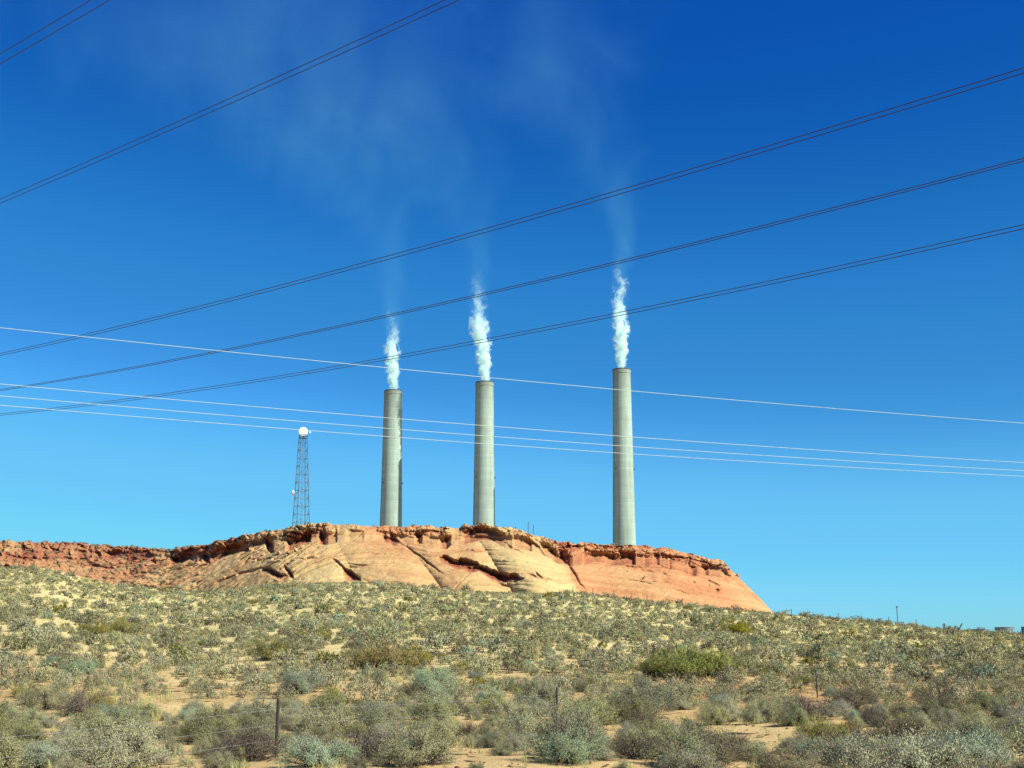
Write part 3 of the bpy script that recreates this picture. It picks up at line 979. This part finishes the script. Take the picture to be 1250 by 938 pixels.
far_posts = [(700, 728), (724, 729), (750, 732), (771, 733), (790, 735), (966, 752), (993, 756), (1023, 759), (1052, 762), (1086, 766), (1119, 769), (1152, 771), (1194, 776), (1236, 780)]
fp = []
for u, v in far_posts:
    if u < 800:
        Yp = 189.0
    else:
        Yp = 187.0
    x = float(P(u, v, Yp)[0])
    fp.append(Vector((x, Yp, float(ground(x, Yp)))))
for seg, lab in ((fp[:5], "short row of thin posts at the foot of the red rock wedge"), (fp[5:], "row of thin posts along the scrub skyline right of the hill")):
    root = empty("wire_fence", seg[0], lab, "fence")
    for i, q in enumerate(seg):
        h = random.uniform(0.9, 1.25) if q.x > 40 else 1.2
        MB().tube([q - seg[0] - Vector((0, 0, .3)), q - seg[0] + Vector((random.uniform(-.08, .08), 0, h))], 0.04, 5).build("post", M['wood'], root)
    b = MB()
    for hh in (0.5, 0.95):
        for a, c in zip(seg[:-1], seg[1:]):
            b.tube([a - seg[0] + Vector((0, 0, hh)), c - seg[0] + Vector((0, 0, hh))], 0.006, 4)
    b.build("strand", M['wire'], root)
x = float(P(1167, 780, 182)[0]); q = Vector((x, 182, float(ground(x, 182))))
o = MB().tube([(0, 0, -0.2), (0.95, 0, 1.35)], [0.10, 0.07], 6).build("leaning_post", M['wood'], None, q)
tag(o, "dark post leaning to the right on the scrub slope below the skyline tanks", "post")

# thin posts on the hill's rim right of the middle stack
for u, vt_, lab in [(629, 643, "stub post on the rim, closest to the middle smokestack"),
                    (645, 637, "taller thin post on the rim between the middle and right smokestacks"),
                    (651, 641, "short thin post on the rim just right of a taller one")]:
    x, y, z = mesa_top(u, 3)
    h = float(P(u, vt_, y)[2]) - z
    o = MB().tube([(0, 0, -0.3), (0.02, 0, max(0.7, h))], 0.045, 5).build("rim_post", M['wood'], None, (x, y, z))
    tag(o, lab, "post")

# mast beyond the right skyline
x, y, zt = [float(q) for q in P(1094.5, 741, 420)]
gz = float(ground(x, y))
root = empty("light_mast", (x, y, gz), "thin lone mast with a small head, standing beyond the right skyline", "mast")
MB().tube([(0.35, 0, -0.3), (0, 0, zt - gz)], [0.17, 0.12], 8).build("pole", M['steel'], root)
MB().box((0.05, -0.1, zt - gz), (0.5, 0.4, 0.35)).build("lamp_head", M['dark'], root)
MB().box((0.55, -0.3, float(P(1096, 761, 420)[2]) - gz), (2.6, 0.8, 0.9)).build("cabinet", M['tank'], root)
x, y, zt = [float(q) for q in P(1152.5, 761, 260)]
gz = float(ground(x, y))
root = empty("utility_pole", (x, y, gz), "tiny far pole poking above the skyline left of the tanks", "pole")
MB().tube([(0, 0, -0.3), (0, 0, zt - gz)], 0.11, 6).build("pole_shaft", M['wood'], root)
MB().box((0, 0, zt - gz - 0.35), (0.7, 0.12, 0.12)).build("crossarm", M['wood'], root)

# blue-grey tanks beyond the right skyline
for u, vt_, w, lab in [(1226, 765.0, 22, "flat-topped blue-grey tank peeking over the right skyline, clear of the edge"),
                       (1254, 764.5, 14, "flat-topped blue-grey tank cut off at the photo's right edge"),
                       (1195, 767.5, 20, "lowest and faintest blue-grey tank, barely above the skyline scrub")]:
    Y = 760.0
    x, y, zt = [float(q) for q in P(u, vt_, Y)]
    gz = float(ground(x, y)) - .2
    r = w / 2 * Y / (F_PX * CP)
    root = empty("storage_tank", (x, y, gz), lab, "tank", "tanks beyond the right skyline")
    H_ = zt - gz
    MB().lathe([(r, 0), (r, H_ - 0.7), (r + 0.15, H_ - 0.7), (r + 0.15, H_ - 0.4)], 40).build("shell", M['tank'], root, smooth=False)
    MB().lathe([(r + 0.15, H_ - 0.4), (r * 0.5, H_ - 0.05), (0.01, H_)], 40).build("roof", M['tank_roof'], root, smooth=False)


# ------------------------------------------------------------------ vegetation
def leaf_quads(cen, along, length, width, rng, face):
    """one narrow four-sided leaf per centre"""
    n = len(cen)
    a = along / (np.linalg.norm(along, axis=1, keepdims=True) + 1e-9)
    r = rng.normal(size=(n, 3)) * 0.34 + face / (np.linalg.norm(face, axis=1, keepdims=True) + 1e-9)
    s = np.cross(a, r)
    s /= np.linalg.norm(s, axis=1, keepdims=True) + 1e-9
    L = length[:, None]; W = width[:, None]
    v = np.stack([cen - a * L * .5, cen + s * W * .5, cen + a * L * .5, cen - s * W * .5], 1)
    f = np.arange(n * 4).reshape(n, 4)
    return v.reshape(-1, 3), f


PAL = {
    'sage': [(0.310, 0.300, 0.178), (0.340, 0.325, 0.188), (0.290, 0.288, 0.176), (0.360, 0.340, 0.194), (0.250, 0.235, 0.155)],
    'olive': [(0.250, 0.215, 0.055), (0.215, 0.215, 0.060), (0.275, 0.225, 0.075)],
    'green': [(0.205, 0.203, 0.080), (0.240, 0.232, 0.098), (0.175, 0.176, 0.073)],
    'pale': [(0.285, 0.340, 0.225), (0.320, 0.355, 0.245), (0.255, 0.315, 0.215)],
    'twiggy': [(0.150, 0.125, 0.090), (0.185, 0.165, 0.110), (0.120, 0.095, 0.072)],
    'straw': [(0.50, 0.47, 0.20), (0.43, 0.44, 0.17), (0.55, 0.51, 0.25)],
}


def bush(kind, rng, n_tips, n_leaf, L, W, wide=1.0, tall=0.62, dead=0):
    """unit-radius shrub: stems fan out from the base, sprays of small leaves at their ends.
    returns stems (list of paths), leaf verts, faces, tints"""
    stems, cen, al = [], [], []
    lob = rng.uniform(0, 2 * np.pi, 3); am = rng.uniform(0.1, 0.28, 3)
    for k in range(n_tips):
        az = rng.uniform(0, 2 * np.pi)
        el = math.asin(rng.uniform(0.06, 1.0) ** 0.8)
        rad = (0.80 + 0.22 * rng.uniform()) * (1 + sum(am[j] * math.cos((j + 2) * az + lob[j]) for j in range(3)))
        if kind in ('olive', 'green'):
            el = max(el, 0.35)
        tip = np.array([math.cos(az) * math.cos(el) * rad * wide, math.sin(az) * math.cos(el) * rad * wide, (0.12 + math.sin(el) * rad) * tall / 0.9])
        mid = tip * np.array([0.42, 0.42, 0.5]) + rng.normal(size=3) * 0.04
        mid[2] = max(mid[2], 0.03)
        stems.append([(0.04 * math.cos(az), 0.04 * math.sin(az), -0.05), tuple(mid), tuple(tip)])
        m = max(3, int(n_leaf * rng.uniform(0.6, 1.4)))
        s = rng.uniform(0.55, 1.08, m) ** 0.8
        d = tip - mid
        c = mid + d * s[:, None] + rng.normal(size=(m, 3)) * (0.085 if kind != 'twiggy' else 0.11)
        c[:, 2] = np.maximum(c[:, 2], 0.02)
        up = np.array([0, 0, 0.5])
        a = 0.35 * d / (np.linalg.norm(d) + 1e-6) + up + rng.normal(size=(m, 3)) * 0.6
        cen.append(c); al.append(a)
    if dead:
        # twig quads low in the shrub, coloured dark to stand in for shade
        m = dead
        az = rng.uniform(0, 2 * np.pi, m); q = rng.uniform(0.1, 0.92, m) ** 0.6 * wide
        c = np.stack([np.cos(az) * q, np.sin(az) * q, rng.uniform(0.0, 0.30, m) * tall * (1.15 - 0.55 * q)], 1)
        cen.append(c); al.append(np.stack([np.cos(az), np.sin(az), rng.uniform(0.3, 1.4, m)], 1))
    cen = np.concatenate(cen); al = np.concatenate(al)
    n = len(cen)
    v, f = leaf_quads(cen, al, L * rng.uniform(0.7, 1.4, n), W * rng.uniform(0.7, 1.3, n), rng, cen - np.array([0, 0, 0.1]))
    pal = np.array(PAL[kind])
    tint = pal[rng.integers(0, len(pal), n)] * rng.uniform(0.84, 1.12, (n, 1))
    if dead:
        tint[-dead:] = np.array([0.062, 0.040, 0.032]) * rng.uniform(0.7, 1.5, (dead, 1))  # near-black brown: underside shade put into the twig colour
    return stems, v, f, np.repeat(tint, 4, 0)


def grass(rng, n, hgt=1.0, spread=0.5):
    """tuft of arching blades (unit height)"""
    az = rng.uniform(0, 2 * np.pi, n); le = rng.uniform(0.5, 1.0, n) * hgt; out = rng.uniform(0.1, 1.0, n) * spread
    b = np.stack([np.cos(az) * 0.10 * rng.uniform(0, 1, n), np.sin(az) * 0.10 * rng.uniform(0, 1, n), np.zeros(n)], 1)
    tip = b + np.stack([np.cos(az) * out, np.sin(az) * out, le * np.sqrt(1 - 0.6 * (out / spread) ** 2)], 1)
    mid = (b + tip) / 2 + np.array([0, 0, 0.08])
    w = np.stack([-np.sin(az), np.cos(az), 0 * az], 1) * 0.018
    v = np.stack([b - w * .7, mid - w * .5, tip, mid + w * .5], 1).reshape(-1, 3)
    f = np.arange(n * 4).reshape(n, 4)
    pal = np.array(PAL['straw'])
    t = np.repeat(pal[rng.integers(0, 3, n)] * rng.uniform(0.75, 1.15, (n, 1)), 4, 0)
    return v, f, t


SPEC = {'sage': (10, 85, 190, 0.042, 0.0155), 'olive': (3, 70, 90, 0.09, 0.014), 'green': (3, 70, 90, 0.09, 0.015),
        'pale': (4, 80, 180, 0.042, 0.016), 'twiggy': (4, 85, 64, 0.042, 0.015)}
PROTO = {}
for kind, (nv, nt_, nl, L, W) in SPEC.items():
    for i in range(nv):
        rng = np.random.default_rng(1000 + 37 * i + len(kind) * 7 + ord(kind[0]))
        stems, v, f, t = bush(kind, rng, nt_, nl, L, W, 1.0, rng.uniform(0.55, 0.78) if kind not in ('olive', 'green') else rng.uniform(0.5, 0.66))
        fm = mesh_np("foliage", v, f, 4, {"tint": t})
        fm.materials.append(M['leaf'])
        b = MB()
        for s in stems:
            b.tube(s, [0.022, 0.012, 0.004], 4, False)
        if True:
            for s in stems:
                for _ in range(3 if kind == 'twiggy' else 2):
                    m_ = Vector(s[1]).lerp(Vector(s[2]), random.uniform(0, .7))
                    b.tube([m_, m_ + Vector((random.gauss(0, .14), random.gauss(0, .14), random.uniform(.0, .24)))], [0.010, 0.004], 3, False)
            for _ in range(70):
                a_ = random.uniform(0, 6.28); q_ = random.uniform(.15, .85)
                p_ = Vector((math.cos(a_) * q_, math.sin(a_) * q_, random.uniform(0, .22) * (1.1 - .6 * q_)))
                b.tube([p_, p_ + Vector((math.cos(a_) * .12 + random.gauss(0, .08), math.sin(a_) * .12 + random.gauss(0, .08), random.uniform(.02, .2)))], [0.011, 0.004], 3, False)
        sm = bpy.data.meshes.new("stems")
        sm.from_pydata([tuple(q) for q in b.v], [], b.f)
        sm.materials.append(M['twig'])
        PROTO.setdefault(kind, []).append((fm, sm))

# bare sandy patches: (u, v, half width px, half height px)
BARE = [(205, 868, 75, 8), (185, 912, 55, 11), (565, 925, 95, 12), (700, 812, 22, 8), (780, 915, 50, 10), (930, 900, 70, 14), (1180, 850, 70, 6), (1090, 838, 60, 4),
        (1240, 875, 40, 6), (410, 795, 22, 3), (300, 815, 30, 5), (640, 832, 25, 5), (70, 905, 40, 8), (450, 905, 30, 5), (285, 862, 35, 9), (190, 808, 30, 6)]


def to_px(x, y, z):
    d = y * CP + (z - CAM_H) * SP
    w = (z - CAM_H) * CP - y * SP
    return CX + F_PX * x / d, CY - F_PX * w / d


def bare(x, y, z):
    u, v = to_px(x, y, z)
    r = 0
    for a, b, w, h in BARE:
        r = np.maximum(r, np.exp(-(((u - a) / w) ** 2 + ((v - b) / h) ** 2) ** 2))
    return r


# special plants seen in the photograph: (kind, u, v of foot, radius m, label)
SPECIAL = [
    ('olive', 478, 817, 2.0, "big olive-brown shrub mound standing out of the grey scrub left of centre"),
    ('olive', 448, 814, 1.3, "smaller olive shrub against the left side of the big olive-brown mound"),
    ('olive', 508, 812, 1.3, "smaller olive shrub against the right side of the big olive-brown mound"),
    ('green', 330, 806, 1.5, "bright yellow-green bush in the scrub below the lattice tower"),
    ('green', 352, 803, 1.5, "yellow-green bush just right of a brighter one, below the lattice tower"),
    ('green', 833, 828, 1.9, "wide bright green bush in mid scrub below the red rock wedge"),
    ('green', 800, 826, 1.3, "low green bush at the left end of the bright green clump"),
    ('green', 872, 826, 1.6, "green bush at the right end of the bright green clump"),
    ('green', 905, 822, 1.2, "small green bush trailing off right of the bright green clump"),
    ('olive', 150, 775, 1.4, "olive bush low on the left slope, right of a smaller one"),
    ('olive', 115, 776, 1.1, "small olive bush low on the left slope"),
    ('olive', 900, 775, 1.7, "olive bush on the upper right slope below the hill's tip"),
    ('twiggy', 1098, 912, 1.15, "large dark twiggy bush in the right foreground"),
    ('twiggy', 1150, 868, 1.0, "dark twiggy bush standing behind the large foreground one on the right"),
    ('twiggy', 1182, 836, 0.9, "dark upright bush beside the red sand strip at far right"),
    ('twiggy', 860, 935, 0.95, "dark-bottomed twiggy bush at the lower edge right of centre"),
    ('twiggy', 985, 880, 0.9, "dark brown bush near the rightmost near fence post"),
    ('twiggy', 985, 927, 0.45, "small dark shrub alone on pale sand in the lower right"),
    ('twiggy', 790, 893, 0.9, "dark bush right of the middle near fence post"),
    ('twiggy', 262, 925, 0.5, "low dark twig clump on sand at lower left"),
    ('pale', 385, 936, 0.75, "pale mint-green bush cut by the bottom edge left of centre"),
    ('pale', 1130, 934, 1.0, "pale blue-green bush in the lower right corner area, left of its neighbour"),
    ('pale', 1190, 936, 1.1, "pale blue-green bush nearest the lower right corner"),
    ('pale', 690, 931, 0.9, "pale grey-green bush at the bottom below the middle fence post"),
    ('pale', 1030, 935, 0.9, "pale green leafy bush at the bottom right of the sandy gap"),
    ('pale', 60, 938, 0.8, "pale green bush at the bottom left corner"),
    ('sage', 150, 940, 1.05, "biggest grey-green sagebrush, filling the lower left foreground"),
    ('sage', 505, 935, 0.95, "round grey sagebrush at the bottom, left of the sandy gap"),
    ('sage', 835, 940, 1.0, "round grey sagebrush at the bottom, left of the dark-bottomed bush"),
]
CAT = {'sage': ("sagebrush", "sagebrush", "grey-green sagebrush of the near scrub"),
       'olive': ("rabbitbrush", "bush", "olive and green bushes in the scrub"), 'green': ("rabbitbrush", "bush", "olive and green bushes in the scrub"),
       'pale': ("saltbush", "bush", "pale green bushes in the near scrub"), 'twiggy': ("twiggy_bush", "bush", "dark twiggy bushes in the near scrub")}
GENERIC = {'sage': "rounded grey-green sagebrush, one of many crowding the near scrub", 'pale': "pale mint-green bush mixed into the near sagebrush",
           'twiggy': "dark brown twiggy bush mixed into the near sagebrush", 'olive': "olive-coloured bush mixed into the grey near sagebrush",
           'green': "yellow-green bush mixed into the grey near sagebrush"}


def place(kind, x, y, z, r, label, group, sq=1.0):
    name, cat, grp = CAT[kind]
    fm, sm = random.choice(PROTO[kind])
    root = empty(name, (x, y, z - 0.03), label, cat, group, random.uniform(0, 6.28))
    s = r
    for nm, mm in (("foliage", fm), ("stems", sm)):
        o = bpy.data.objects.new(nm, mm)
        COL.objects.link(o)
        o.parent = root
        o.scale = (s * random.uniform(.92, 1.1), s * random.uniform(.92, 1.1), s * sq)
    return root


placed = []          # x, y, r
for kind, u, v, r, lab in SPECIAL:
    x, y, z = gpoint(u, v)
    r = r * (0.82 if v > 880 else 1.0)
    placed.append((x, y, r))
    place(kind, x, y, z, r, lab, CAT[kind][2])

# scatter by dart throwing, nearest first
rng = np.random.default_rng(5)
cand = []
n_c = 74000
yy = np.sqrt(rng.uniform(24.5 ** 2, 200 ** 2, n_c))
xx = rng.uniform(-0.62, 0.62, n_c) * (yy + 8)
zz = ground(xx, yy)
b_ = bare(xx, yy, zz)
patch = 0.6 * fbm(xx * 0.14, yy * 0.10, 0, 3, 200) + 0.4 * fbm(xx * 0.035, yy * 0.03, 0, 2, 210)
keep = rng.uniform(size=n_c) < np.clip(0.30 + 1.9 * (patch - 0.40), 0.06, 0.9) * (1 - 0.96 * b_)
# thinner on the upper slope right under the rock, and at the orange sand apron on the far left
uu_, vv_ = to_px(xx, yy, zz)
for pu, py_ in ((337, p1[1]), (680, p2[1]), (998, p3[1])):
    keep &= ~((np.abs(uu_ - pu) < 26) & (yy < py_ + 0.5) & (yy > py_ - 14))
keep &= ~((np.abs(uu_ - 95) < 55) & (yy > 190))
xx, yy, zz = xx[keep], yy[keep], zz[keep]
rad = np.clip(rng.lognormal(math.log(0.50), 0.46, len(xx)), 0.18, 1.0)
rad *= np.interp(yy, [20, 40, 70, 120, 200], [0.88, 0.92, 0.98, 0.90, 0.82])
cell = {}
def cells(x, y):
    return int(math.floor(x / 2.5)), int(math.floor(y / 2.5))
for x, y, r in placed:
    cell.setdefault(cells(x, y), []).append((x, y, r))
shr = []
for x, y, z, r in zip(xx, yy, zz, rad):
    ci, cj = cells(x, y)
    ok = True
    for a in (-1, 0, 1):
        for c in (-1, 0, 1):
            for (x2, y2, r2) in cell.get((ci + a, cj + c), ()):
                if (x - x2) ** 2 + (y - y2) ** 2 < ((r + r2) * (0.95 if y < 80 else 1.10)) ** 2:
                    ok = False
                    break
            if not ok:
                break
        if not ok:
            break
    if ok:
        cell.setdefault((ci, cj), []).append((x, y, r))
        shr.append((x, y, z, r))
shr = np.array(shr)
kn = rng.uniform(size=len(shr))
kinds = np.where(kn < 0.80, 'sage', np.where(kn < 0.905, 'twiggy', np.where(kn < 0.95, 'pale', np.where((kn < 0.985) | (shr[:, 1] < 45), 'olive', 'green'))))
# individuals: those that show largest
u_, v_ = to_px(shr[:, 0], shr[:, 1], shr[:, 2])
size = shr[:, 3] / shr[:, 1]
inview = (u_ > -40) & (u_ < 1290) & (v_ < 990)
order = np.argsort(-np.where(inview, size + 10 / np.maximum(shr[:, 1], 1), -1))
chosen = np.zeros(len(shr), bool)
cnt = {k: 0 for k in SPEC}
LIM = {'sage': 285, 'twiggy': 40, 'pale': 40, 'olive': 20, 'green': 20}
for i in order:
    k = kinds[i]
    if inview[i] and shr[i, 1] < 75 and cnt[k] < LIM[k]:
        chosen[i] = True
        cnt[k] += 1
        place(k, shr[i, 0], shr[i, 1], shr[i, 2], shr[i, 3], GENERIC[k], CAT[k][2], random.uniform(0.85, 1.25))

# everything farther (or outside the frame): one mass of scrub
lod = {}
for kind in SPEC:
    for lev, (nt_, nl, L, W) in enumerate([(44, 36, 0.085, 0.050), (36, 24, 0.125, 0.085), (28, 12, 0.18, 0.135)]):
        for i in range(5):
            r_ = np.random.default_rng(5000 + lev * 100 + i * 7 + ord(kind[1]))
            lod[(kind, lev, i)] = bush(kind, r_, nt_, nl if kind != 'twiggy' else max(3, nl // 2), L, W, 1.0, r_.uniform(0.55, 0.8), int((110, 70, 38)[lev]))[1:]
V, Fc, Tn, base = [], [], [], 0


def add_far(kind, lev, x, y, z, r, k=1.0):
    global base
    v, f, t = lod[(kind, lev, int(rng.integers(0, 5)))]
    a = rng.uniform(0, 6.28); ca, sa = math.cos(a), math.sin(a)
    q = v * r * np.array([1, 1, k])
    V.append(np.stack([q[:, 0] * ca - q[:, 1] * sa + x, q[:, 0] * sa + q[:, 1] * ca + y, q[:, 2] + z - 0.03], 1))
    Fc.append(f + base)
    Tn.append(t * rng.uniform(0.62, 1.15) * np.array([rng.uniform(.93, 1.08), 1, rng.uniform(.88, 1.08)]))
    base += len(v)


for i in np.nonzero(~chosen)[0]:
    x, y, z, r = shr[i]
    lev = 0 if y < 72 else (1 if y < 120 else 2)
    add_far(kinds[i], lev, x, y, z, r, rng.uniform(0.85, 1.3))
# scrub on the red ridge, its skyline and the plateau
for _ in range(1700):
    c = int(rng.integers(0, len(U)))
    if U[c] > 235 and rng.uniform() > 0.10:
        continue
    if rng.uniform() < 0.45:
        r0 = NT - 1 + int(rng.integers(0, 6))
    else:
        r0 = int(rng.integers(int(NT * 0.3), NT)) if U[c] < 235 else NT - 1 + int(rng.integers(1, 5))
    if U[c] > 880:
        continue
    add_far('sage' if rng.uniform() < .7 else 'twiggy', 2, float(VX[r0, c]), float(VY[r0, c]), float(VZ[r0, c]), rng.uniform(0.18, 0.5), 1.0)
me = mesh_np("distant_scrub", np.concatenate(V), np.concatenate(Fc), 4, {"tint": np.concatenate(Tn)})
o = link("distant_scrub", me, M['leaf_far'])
tag(o, "mass of small grey-green desert shrubs covering the slope up to the rock", "scrub", None, "stuff")

# fallen blocks on the hill's left shoulder
def block_mesh(seed):
    r_ = np.random.default_rng(seed)
    import bmesh
    bm = bmesh.new()
    for _ in range(16):
        bm.verts.new(r_.uniform(-1, 1, 3) * np.array([1, 0.8, 0.6]))
    bmesh.ops.convex_hull(bm, input=bm.verts)
    me = bpy.data.meshes.new("block")
    bm.to_mesh(me); bm.free()
    return me


bl_mat = mat_plain("fallen_sandstone", (0.42, 0.25, 0.125), 0.95, 0, 0.35, 1.2)
blocks = [block_mesh(i) for i in range(6)]
r_ = np.random.default_rng(77)
for k in range(46):
    if k < 28:
        bu, bv = r_.uniform(300, 392), r_.uniform(662, 688)
    elif k < 36:
        bu, bv = r_.uniform(205, 300), r_.uniform(682, 712)
    else:
        bu, bv = r_.uniform(720, 900), r_.uniform(680, 715)
    c = int(np.argmin(np.abs(U - bu))); rr_ = int(np.argmin(np.abs(vv[:, c] - bv)))
    o = bpy.data.objects.new("boulder", blocks[int(r_.integers(0, 6))])
    COL.objects.link(o)
    if not o.data.materials:
        o.data.materials.append(bl_mat)
    sc_ = r_.uniform(0.16, 0.5)
    o.location = (float(VX[rr_, c]), float(VY[rr_, c]) - 0.1, float(VZ[rr_, c]) + sc_ * 0.2)
    o.rotation_euler = tuple(r_.uniform(0, 6.28, 3))
    o.scale = (sc_, sc_, sc_)
    tag(o, "small fallen sandstone block lying loose on the bare hill face", "boulder", "fallen blocks on the hill face")

# loose stones and bits of dead wood on the near sand
rng2 = np.random.default_rng(8)
n_p = 9000
py_ = np.sqrt(rng2.uniform(24 ** 2, 75 ** 2, n_p)); px_ = rng2.uniform(-0.45, 0.45, n_p) * (py_ + 3)
pz_ = ground(px_, py_)
PV, PF, PT = [], [], []
oct_v = np.array([(1, 0, 0), (0, 1, 0), (-1, 0, 0), (0, -1, 0), (0, 0, .7), (0, 0, -.7)], float)
oct_f = np.array([(0, 1, 4), (1, 2, 4), (2, 3, 4), (3, 0, 4), (1, 0, 5), (2, 1, 5), (3, 2, 5), (0, 3, 5)])
for k in range(n_p):
    sz2 = rng2.lognormal(math.log(0.03), 0.5)
    wood = rng2.uniform() < 0.4
    sc3 = np.array([sz2 * (5 if wood else 1.2), sz2 * (0.5 if wood else 1), sz2 * (0.5 if wood else 0.8)])
    a = rng2.uniform(0, 6.28); ca, sa = math.cos(a), math.sin(a)
    q = (oct_v + rng2.normal(size=(6, 3)) * 0.18) * sc3
    PV.append(np.stack([q[:, 0] * ca - q[:, 1] * sa + px_[k], q[:, 0] * sa + q[:, 1] * ca + py_[k], q[:, 2] + pz_[k] + sz2 * 0.2], 1))
    PF.append(oct_f + 6 * k)
    PT.append(np.tile(np.array((0.10, 0.07, 0.055) if wood else (0.30, 0.19, 0.11)) * rng2.uniform(0.7, 1.3), (6, 1)))
o = link("loose_stones", mesh_np("loose_stones", np.concatenate(PV), np.concatenate(PF), 3, {"tint": np.concatenate(PT)}), M['leaf_far'])
tag(o, "scattered pebbles and dead twigs lying on the near sand", "stones", None, "stuff")

# dry bunch grass between the shrubs
n_g = 36000
yy = np.sqrt(rng.uniform(20 ** 2, 190 ** 2, n_g)); xx = rng.uniform(-0.46, 0.46, n_g) * (yy + 4)
zz = ground(xx, yy)
gp = fbm(xx * 0.2, yy * 0.2, 0, 3, 300)
keep = rng.uniform(size=n_g) < np.clip((gp - 0.35) * 3.0, 0.08, 0.9) * (1 - 0.8 * bare(xx, yy, zz))
xx, yy, zz = xx[keep], yy[keep], zz[keep]
near_t = [grass(np.random.default_rng(i), 34, 1.0, 0.55) for i in range(6)]
far_t = [grass(np.random.default_rng(50 + i), 9, 1.0, 0.6) for i in range(6)]
V, Fc, Tn, base = [], [], [], 0
for x, y, z in zip(xx, yy, zz):
    v, f, t = (near_t if y < 60 else far_t)[int(rng.integers(0, 6))]
    h = rng.uniform(0.16, 0.42) if y < 50 else rng.uniform(0.2, 0.55)
    w = 1.0 if y < 60 else (2.2 if y < 110 else 3.5)
    q = v * np.array([h, h, h])
    if w > 1:
        c = q.reshape(-1, 4, 3)
        m_ = (c[:, 1] + c[:, 3]) / 2
        c[:, 1] = m_ + (c[:, 1] - m_) * w; c[:, 3] = m_ + (c[:, 3] - m_) * w
        q = c.reshape(-1, 3)
    V.append(q + np.array([x, y, z - 0.02])); Fc.append(f + base)
    Tn.append(t * rng.uniform(0.8, 1.1)); base += len(v)
me = mesh_np("dry_grass", np.concatenate(V), np.concatenate(Fc), 4, {"tint": np.concatenate(Tn)})
o = link("dry_grass", me, M['leaf_far'])
tag(o, "short dry straw-coloured grass growing between the shrubs", "grass", None, "stuff")

# white scrap caught in the near scrub
x, y, z = gpoint(697, 890)
b = MB()
r_ = np.random.default_rng(3)
prof = [(0.02, 0.0), (0.10, 0.02), (0.13, 0.10), (0.09, 0.19), (0.02, 0.21)]
b.lathe(prof, 9)
b.v = [q + Vector(r_.normal(size=3) * 0.022) for q in b.v]
o = b.build("litter_bag", M['paper'], None, (x, y, z))
tag(o, "crumpled white scrap of litter on the sand right of the middle fence post", "litter")
